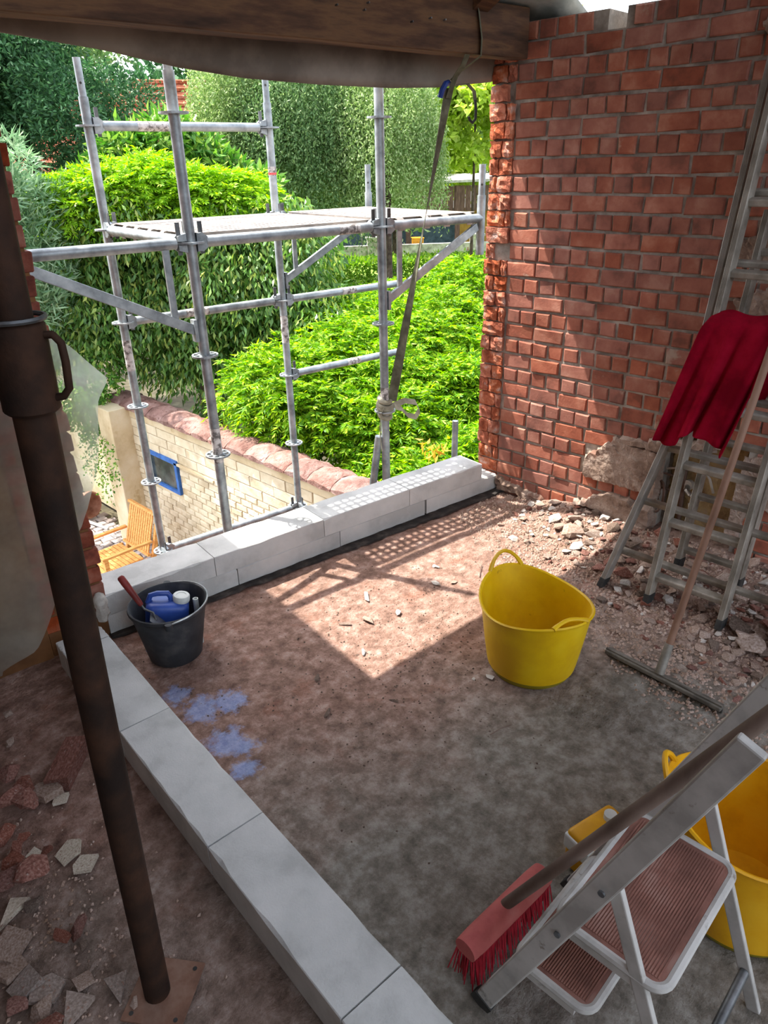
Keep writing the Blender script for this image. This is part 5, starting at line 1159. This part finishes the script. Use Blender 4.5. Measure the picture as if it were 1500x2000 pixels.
plant('wisteria_shrub', 'bright green wisteria thicket just beyond the parapet', 'shrub', fronds(WIS, 15500, .20, 7, .080, .021), MT['leaf_wis'], (6.2, 5.6, GZ),
      [([(6.0, 5.5, GZ), (6.1, 5.6, -1.6), (5.8, 5.4, -.9)], [.07, .05, .02]), ([(6.9, 6.0, GZ), (7.0, 6.1, -1.2), (7.3, 6.2, -.3)], [.06, .05, .02])], extra=[('inner_foliage', under, MT['leaf_climb'])])
d = unit(rng.normal(size=(26, 3))*.5+np.array([0, 0, -.8])); av = leaves(np.array([[4.70, 3.95, -.52]])+rng.normal(size=(26, 3))*np.array([.09, .09, .05]), d, .10, .03)
plant('yellowing_spray', 'yellow orange withered spray in front of the wisteria', 'leaves', av, MT['leaf_autumn'], (4.70, 3.95, -.6), [([(4.9, 4.1, -.6), (4.70, 3.95, -.5)], [.006, .003])])
CLI = [[4.49, 9.42, 1.25, 0.61], [4.64, 9.15, 1.14, 0.61], [4.49, 9.91, 0.97, 0.6], [4.67, 9.21, 1.02, 0.62], [4.91, 8.96, 0.96, 0.6], [5.28, 8.67, 1.0, 0.47], [5.64, 8.48, 1.03, 0.48], [5.87, 8.39, 1.06, 0.49], [6.23, 7.86, 1.01, 0.5], [4.19, 9.39, 0.76, 0.46], [4.77, 9.42, 0.59, 0.61], [5.03, 9.03, 0.72, 0.54], [5.27, 8.86, 0.56, 0.62], [5.46, 8.59, 0.62, 0.58], [5.73, 8.05, 0.59, 0.59], [6.21, 8.09, 0.58, 0.57], [6.29, 7.56, 0.68, 0.54], [4.27, 9.47, 0.38, 0.46], [4.52, 9.44, 0.3, 0.57], [4.81, 9.07, 0.22, 0.48], [5.16, 9.01, 0.17, 0.62], [5.28, 8.17, 0.37, 0.47], [5.76, 8.34, 0.17, 0.58], [5.88, 7.8, 0.34, 0.59], [6.3, 7.67, 0.19, 0.53], [4.03, 9.48, 0.08, 0.48], [4.27, 9.17, -0.1, 0.6], [4.79, 8.98, -0.11, 0.61], [5.08, 8.59, -0.11, 0.56], [5.34, 8.3, -0.08, 0.46], [5.52, 7.79, -0.03, 0.45], [5.95, 7.67, -0.04, 0.54], [6.24, 7.37, -0.06, 0.5], [6.22, 7.03, -0.12, 0.57], [4.0, 9.4, -0.42, 0.5], [4.3, 9.2, -0.4, 0.5], [4.81, 9.01, -0.52, 0.61], [4.98, 8.77, -0.54, 0.55], [5.26, 8.54, -0.51, 0.5], [5.57, 8.02, -0.54, 0.44], [6.0, 7.88, -0.47, 0.55], [6.13, 7.5, -0.57, 0.49], [4.8, 8.75, -0.75, 0.4], [4.95, 8.57, -0.82, 0.42], [5.17, 8.42, -0.76, 0.59], [5.65, 8.17, -0.83, 0.58], [5.89, 7.84, -0.8, 0.54], [5.2, 7.9, -1.2, .5], [5.7, 7.3, -1.2, .55], [6.1, 6.9, -.9, .5], [3.9, 9.9, .4, .5], [3.95, 10.0, -.3, .5]]
n = 34000; P, Nn = on_lumps(CLI, n, .35); D = Nn*.55+np.array([0, 0, -1.0])+rng.normal(size=(n, 3))*.3
ccore = [[a+.35, b+.35, c, r] for a, b, c, r in CLI]; P2, N2 = on_lumps(ccore, 9000, .3)
cv = np.concatenate([leaves(P, D, .075+.06*rng.random(n), .028+.016*rng.random(n), .3), leaves(P2, N2*.3+np.array([0, 0, -1.0])+rng.normal(size=(9000, 3))*.4, .14, .07)])
plant('climbing_shrub', 'drooping dark green climber rising behind the garden wall', 'shrub', cv, MT['leaf_climb'], (5.3, 8.5, GZ),
      [([(5.4, 8.6, GZ), (5.3, 8.4, -1.2), (5.1, 8.5, .2)], [.08, .06, .03]), ([(6.0, 7.9, GZ), (6.0, 7.8, -.8), (5.9, 7.9, .4)], [.07, .05, .03]), ([(4.62, 7.35, -1.0), (4.55, 7.2, -.55), (4.42, 7.05, -.35)], [.012, .008, .003]), ([(4.6, 7.3, -1.0), (4.62, 7.0, -.6), (4.60, 6.7, -.42)], [.012, .008, .003])])
TOP = [[4.11, 9.44, 1.36, 0.42], [4.39, 9.32, 1.4, 0.42], [4.64, 9.19, 1.48, 0.42], [4.9, 9.06, 1.56, 0.42], [5.12, 8.94, 1.58, 0.42], [5.34, 8.81, 1.46, 0.42], [5.59, 8.65, 1.45, 0.42], [5.85, 8.48, 1.41, 0.42], [6.08, 8.31, 1.34, 0.42], [4.7, 9.16, 1.33, 0.42], [5.09, 8.96, 1.35, 0.42], [5.46, 8.73, 1.3, 0.42], [5.73, 8.56, 1.28, 0.42]]
TOP = [[a, b, c-.06, r*.9] for a, b, c, r in TOP]
Pf, Nf = on_lumps([[4.64, 9.0, 1.35, .12], [5.42, 8.5, 1.22, .12], [4.95, 8.85, 1.2, .08]], 140, .8)
plant('wisteria_bush', 'bright yellow green wisteria bush topping the dark climber', 'shrub', fronds(TOP, 3600, .20, 7, .080, .021), MT['leaf_top'], (5.2, 8.9, .8), [([(5.3, 8.6, -.5), (5.2, 8.8, 1.3)], [.03, .015])], extra=[('blossom', leaves(Pf, Nf, .03, .02), MT['flower'])])
BUD = [[3.0, 9.3, 1.75, .33], [3.25, 9.2, 1.55, .4], [3.55, 9.3, 1.35, .42], [3.1, 9.3, 1.2, .5], [3.5, 9.4, .95, .5], [3.05, 9.2, .75, .5], [3.6, 9.5, .55, .5], [3.3, 9.4, .25, .55], [3.75, 9.6, .1, .45], [3.35, 9.6, -.25, .5], [2.7, 9.3, 1.3, .4], [2.7, 9.3, .6, .5], [3.7, 9.9, -.6, .5], [3.45, 8.95, 2.0, .15], [3.2, 9.1, 2.1, .16], [3.7, 9.3, 1.85, .15], [3.95, 9.3, 1.5, .16]]
n = 17000; P, Nn = on_lumps(BUD, n, .4); D = Nn*.7+rng.normal(size=(n, 3))*.5+np.array([0, 0, .15])
plant('silver_leaved_shrub', 'tall silvery green shrub at the far left', 'shrub', leaves(P, D, .13+.06*rng.random(n), .022, .2), MT['leaf_bud'], (3.3, 9.3, GZ), [([(3.3, 9.4, GZ), (3.25, 9.3, 0), (3.3, 9.2, 1.4)], [.06, .05, .02])])
SHR = [[5.7, 10.6, 1.9, .45], [6.2, 10.3, 2.0, .5], [6.6, 10.2, 1.75, .5], [5.9, 10.5, 1.45, .55], [6.9, 9.9, 1.5, .45], [6.4, 10.4, 1.2, .6], [7.2, 9.6, 1.35, .4], [5.4, 10.8, 1.6, .35]]
n = 5500; P, Nn = on_lumps(SHR, n, .4)
plant('laurel_shrub', 'glossy green shrub behind the yellow green crown', 'shrub', leaves(P, Nn*.6+rng.normal(size=(n, 3))*.5+np.array([0, 0, -.3]), .16+.06*rng.random(n), .055, .25), MT['leaf_shrub'], (6.3, 10.4, GZ), [([(6.3, 10.4, GZ), (6.3, 10.4, 1.0)], [.07, .03])])
# creeper hanging over the lower wall
CRE = [[3.98, 9.3, -1.2, .26], [3.98, 9.05, -1.0, .2], [4.0, 9.6, -1.35, .3], [4.0, 9.95, -1.4, .3], [3.9, 9.2, -1.45, .22], [4.0, 8.9, -.75, .22], [4.1, 9.1, -.5, .3], [4.0, 10.4, -1.3, .35]]
n = 2600; P, Nn = on_lumps(CRE, n, .5)
st_ = []
for y0, ln in ((8.75, .75), (8.95, 1.0), (9.15, .9), (8.55, .55), (9.4, .7), (9.05, .6)):
    k = 60; t = rng.random(k)[:, None]; st_.append(np.concatenate([np.full((k, 1), XG-.34 if y0 > 8.5 else XG-.05)+.03*rng.normal(size=(k, 1)), y0+.05*rng.normal(size=(k, 1)), -1.35-ln*t], 1))
st_ = np.concatenate(st_)
plant('wall_creeper', 'trailing creeper spilling over the cream pier', 'creeper', np.concatenate([leaves(P, Nn*.5+np.array([0, 0, -.6])+rng.normal(size=(n, 3))*.5, .07, .04), leaves(st_, rng.normal(size=st_.shape)+np.array([0, 0, -.5]), .05, .03)]), MT['leaf_shrub'], (4.0, 9.2, -1.2))
# trees
def tree_lumps(c, r, n, sq=.8, seed=0):
    q = np.random.default_rng(seed); d = unit(q.normal(size=(n, 3))); rad = q.random(n)[:, None]**.5
    return np.concatenate([np.array(c)+d*rad*np.array(r), (np.mean(r)*(.22+.14*q.random(n)))[:, None]], 1)
def tree(name, label, c, r, nl, n, L, Wd, mat, base, seed, droop=0., group='trees behind the garden', tr=.2):
    P, Nn = on_lumps(tree_lumps(c, r, nl, seed=seed), n, .45); D = Nn*.6+rng.normal(size=(n, 3))*.6+np.array([0, 0, -droop])
    plant(name, label, 'tree', leaves(P, D, L*(.7+.6*rng.random(n)), Wd, .25), mat, base, [([base, ((base[0]+c[0])/2, (base[1]+c[1])/2, (base[2]+c[2])/2), c], [tr, tr*.75, tr*.35])], group)
tree('dark_tree', 'large dark green feathery tree filling the upper left', (6.4, 15.6, 3.2), (2.2, 2.2, 3.4), 60, 70000, .11, .038, MT['leaf_dark'], (6.4, 15.6, GZ), 1, .2)
tree('dark_tree', 'second dark feathery tree at the far left edge', (3.6, 16.5, 2.8), (2.6, 2.2, 3.6), 46, 40000, .13, .045, MT['leaf_dark'], (3.6, 16.5, GZ), 2, .2)
def weeping(name, label, c, r, ns, mat, seed, base, leafL=.085, lnf=1.0):
    q = np.random.default_rng(seed); th = q.random(ns)*2*PI; rr = q.random(ns)**.5; top = np.stack([c[0]+r[0]*rr*np.cos(th), c[1]+r[1]*rr*np.sin(th), c[2]+r[2]*(.2+.8*q.random(ns))*np.sqrt(1-rr**2*.8)], 1)
    ln = (1.0+2.6*q.random(ns))*lnf; k = 26; out = []
    for i in range(k):
        t = (i+q.random(ns))/k; p = top+np.stack([.25*np.cos(th)*t**.5+.06*q.normal(size=ns), .25*np.sin(th)*t**.5+.06*q.normal(size=ns), -ln*t], 1)
        out.append(leaves(p, q.normal(size=(ns, 3))*.7+np.array([0, 0, -.8]), leafL*(.7+.6*q.random(ns)), leafL*.42, .2))
    plant(name, label, 'tree', np.concatenate(out), mat, base, [([base, (c[0], c[1], c[2]-1), (c[0], c[1], c[2]+r[2])], [.10, .08, .04])], 'weeping birches')
weeping('weeping_birch', 'pale weeping birch beside the red roof', (12.0, 16.1, 2.4), (1.3, 1.3, 3.0), 1700, MT['leaf_birch'], 3, (11.7, 16.3, GZ))
weeping('weeping_birch', 'broad weeping birch in the middle of the garden', (12.75, 14.9, 1.9), (1.7, 1.5, 3.2), 2500, MT['leaf_willow'], 4, (12.75, 14.9, GZ), lnf=.85)
weeping('weeping_birch', 'shaded weeping birch in front of the shed', (13.75, 13.1, 1.7), (1.25, 1.2, 2.8), 1600, MT['leaf_birch'], 5, (13.75, 13.1, GZ), lnf=.55)
tree('maple_tree', 'bright yellow green maple at the right', (18.3, 14.0, 3.5), (2.0, 2.0, 2.4), 46, 20000, .20, .13, MT['leaf_maple'], (18.3, 14.0, GZ), 6, .2, tr=.06)
tree('garden_tree', 'dull green tree between birch and maple', (22.5, 21, 3.0), (3.5, 3.5, 4.5), 44, 15000, .32, .2, MT['leaf_birch'], (22.5, 21, GZ), 7, .1)
tree('garden_tree', 'dark green tree in the far background', (20.5, 26, 3.5), (3.5, 3.5, 5.5), 50, 16000, .36, .22, MT['leaf_willow'], (20.5, 26, GZ), 8, .1)
tree('garden_tree', 'far dark tree behind the shed', (31, 38, 3.8), (9, 6, 5.5), 60, 17000, .5, .3, MT['leaf_dark'], (31, 38, GZ), 9, .1)
tree('garden_tree', 'far light tree behind the shed roof', (41, 31, 4.6), (7, 7, 5.5), 54, 14000, .5, .3, MT['leaf_maple'], (41, 31, GZ), 10, .1)
tree('garden_tree', 'grey green tree showing above the dark feathery tree', (9.2, 22.2, 5.0), (2.8, 2.2, 2.6), 40, 12000, .2, .1, MT['leaf_willow'], (9.2, 22.2, GZ), 12, .1)
# clipped hedge
n = 16000; hx = rng.random((n, 3)); A_, B_ = np.array([14.2, 20.6]), np.array([21.6, 15.4]); t = hx[:, :1]; nrm = np.array([-.57, -.82])
f_ = rng.random(n) < .55; xy = A_+(B_-A_)*t+nrm*np.where(f_, 0, -1.5*hx[:, 1])[:, None]; zz = np.where(f_, GZ+1.6*hx[:, 1], GZ+1.6)+.05*rng.normal(size=n)
plant('clipped_hedge', 'clipped green hedge in front of the lawn', 'hedge', leaves(np.column_stack([xy, zz]), rng.normal(size=(n, 3))+np.where(f_[:, None], np.array([-.5, -.7, .3]), np.array([0, 0, 1.0])), .16, .08), MT['leaf_hedge'], (17.9, 18.0, GZ))
# ------------------------------------------------------------------ house with red roof behind the trees
ho = empty('house', (16, 28.5, GZ-.9), 'pale house with red tiled roof behind the trees', 'house')
hm = Matrix.Rotation(-.5, 3, 'Z')
def HP(x, y, z): return Vector((16, 28.5, GZ-.9))+hm @ Vector((x, y, z))
mb = MB(); mb.box(HP(0, 0, 2.9), (8, 6, 5.8), hm); mb.build('wall', MT['house_wall'], ho)
mb = MB(); mb.add([HP(-4.3, -3.4, 5.6), HP(4.3, -3.4, 5.6), HP(4.3, 0, 8.6), HP(-4.3, 0, 8.6), HP(-4.3, 3.4, 5.6), HP(4.3, 3.4, 5.6), HP(-4.3, -3.4, 5.5), HP(4.3, -3.4, 5.5), HP(4.3, 3.4, 5.5), HP(-4.3, 3.4, 5.5)], [(0, 1, 2, 3), (3, 2, 5, 4), (0, 3, 4, 9, 6), (1, 7, 8, 5, 2), (0, 6, 7, 1), (4, 5, 8, 9), (6, 9, 8, 7)]); rf_ = mb.build('roof', MT['roof_tile'], ho)
for i in range(11):
    mb = MB(); t = (i+.5)/11; mb.bar(HP(-4.32, -3.4*(1-t), 5.63+3*t), HP(4.32, -3.4*(1-t), 5.63+3*t), .16, .10); mb.build('tile_course', MT['roof_tile'], rf_)
for x in (-2.4, 0, 2.4):
    mb = MB(); mb.box(HP(x, -3.0, 4.2), (1.0, .12, 1.3), hm); w_ = mb.build('window', MT['house_wall'], ho); mb = MB(); mb.box(HP(x, -3.07, 4.2), (.82, .04, 1.1), hm); mb.build('pane', MT['glass_dark'], w_)
# ------------------------------------------------------------------ shed, garden wall and posts at the back of the lawn
sh = empty('garden_shed', (32.5, 27.5, GZ), 'long low wooden shed with pale roof edge at the back of the lawn', 'shed')
e1 = Vector((28.0, 31.6, 0)); e2 = Vector((35.2, 23.2, 0)); dd = (e2-e1).normalized(); nn = Vector((-dd.y, dd.x, 0)); nn = nn if nn.dot(Vector((-1, -1, 0))) < 0 else -nn
def SP(t, o_, z): return e1+(e2-e1)*t+nn*o_+Vector((0, 0, z))
def sbox(t0, t1, o0, o1, z0, z1, name, mat):
    mb = MB(); a, b = SP(t0, (o0+o1)/2, (z0+z1)/2), SP(t1, (o0+o1)/2, (z0+z1)/2); mb.bar(a, b, abs(o1-o0), z1-z0); return mb.build(name, mat, sh)
for i in range(36):
    t0 = i/36; sbox(t0+.001, (i+1)/36-.001, -.04, .04, -.62, .62-.012*abs(i-24)*.0+(.0 if i < 28 else 0), 'fascia_plank', MT['shed_wood'])
mb = MB(); mb.add([SP(-.02, -.25, .62), SP(1.03, -.25, .85), SP(1.03, 5, 1.1), SP(-.02, 5, .8), SP(-.02, -.25, .74), SP(1.03, -.25, .97), SP(1.03, 5, 1.22), SP(-.02, 5, .92)], [(0, 1, 2, 3), (7, 6, 5, 4), (0, 4, 5, 1), (1, 5, 6, 2), (2, 6, 7, 3), (3, 7, 4, 0)]); mb.build('roof', MT['post_stone'], sh)
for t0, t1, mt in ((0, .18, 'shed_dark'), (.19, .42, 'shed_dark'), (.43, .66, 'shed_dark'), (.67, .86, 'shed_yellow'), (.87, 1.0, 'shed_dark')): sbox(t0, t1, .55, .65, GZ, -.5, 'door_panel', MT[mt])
for t0 in (0, .42, .66, .90, .995): sbox(t0-.012, t0+.012, -.12, .12, GZ, .62, 'post', MT['shed_wood'])
sbox(.885, .925, -.3, .1, -.5, .75, 'capital', MT['post_stone'])
ow = MB(); ow.bar((23.0, 31.2, GZ+.42), (34.5, 21.8, GZ+.42), .35, .95); o = ow.build('boundary_wall', MT['old_wall']); tag(o, 'low whitewashed garden wall in front of the shed', 'wall')
for q, lb in (((27.6, 27.4), 'square brick pier in the low garden wall'), ((31.8, 24.0), 'right hand brick pier in the low garden wall')):
    mb = MB(); mb.box((q[0], q[1], GZ+.6), (.6, .6, 1.25), Matrix.Rotation(-.68, 3, 'Z')); mb.box((q[0], q[1], GZ+1.26), (.72, .72, .1), Matrix.Rotation(-.68, 3, 'Z')); tag(mb.build('wall_pier', MT['old_wall']), lb, 'pier')
mb = MB(); mb.box((29.9, 26.4, -2.0), (.55, .5, .42), Matrix.Rotation(-.68, 3, 'Z')); mb.box((29.9, 26.4, -1.77), (.62, .57, .05), Matrix.Rotation(-.68, 3, 'Z')); tag(mb.build('crate', MT['orange'], bevel=.02), 'orange crate standing on the low garden wall', 'crate')
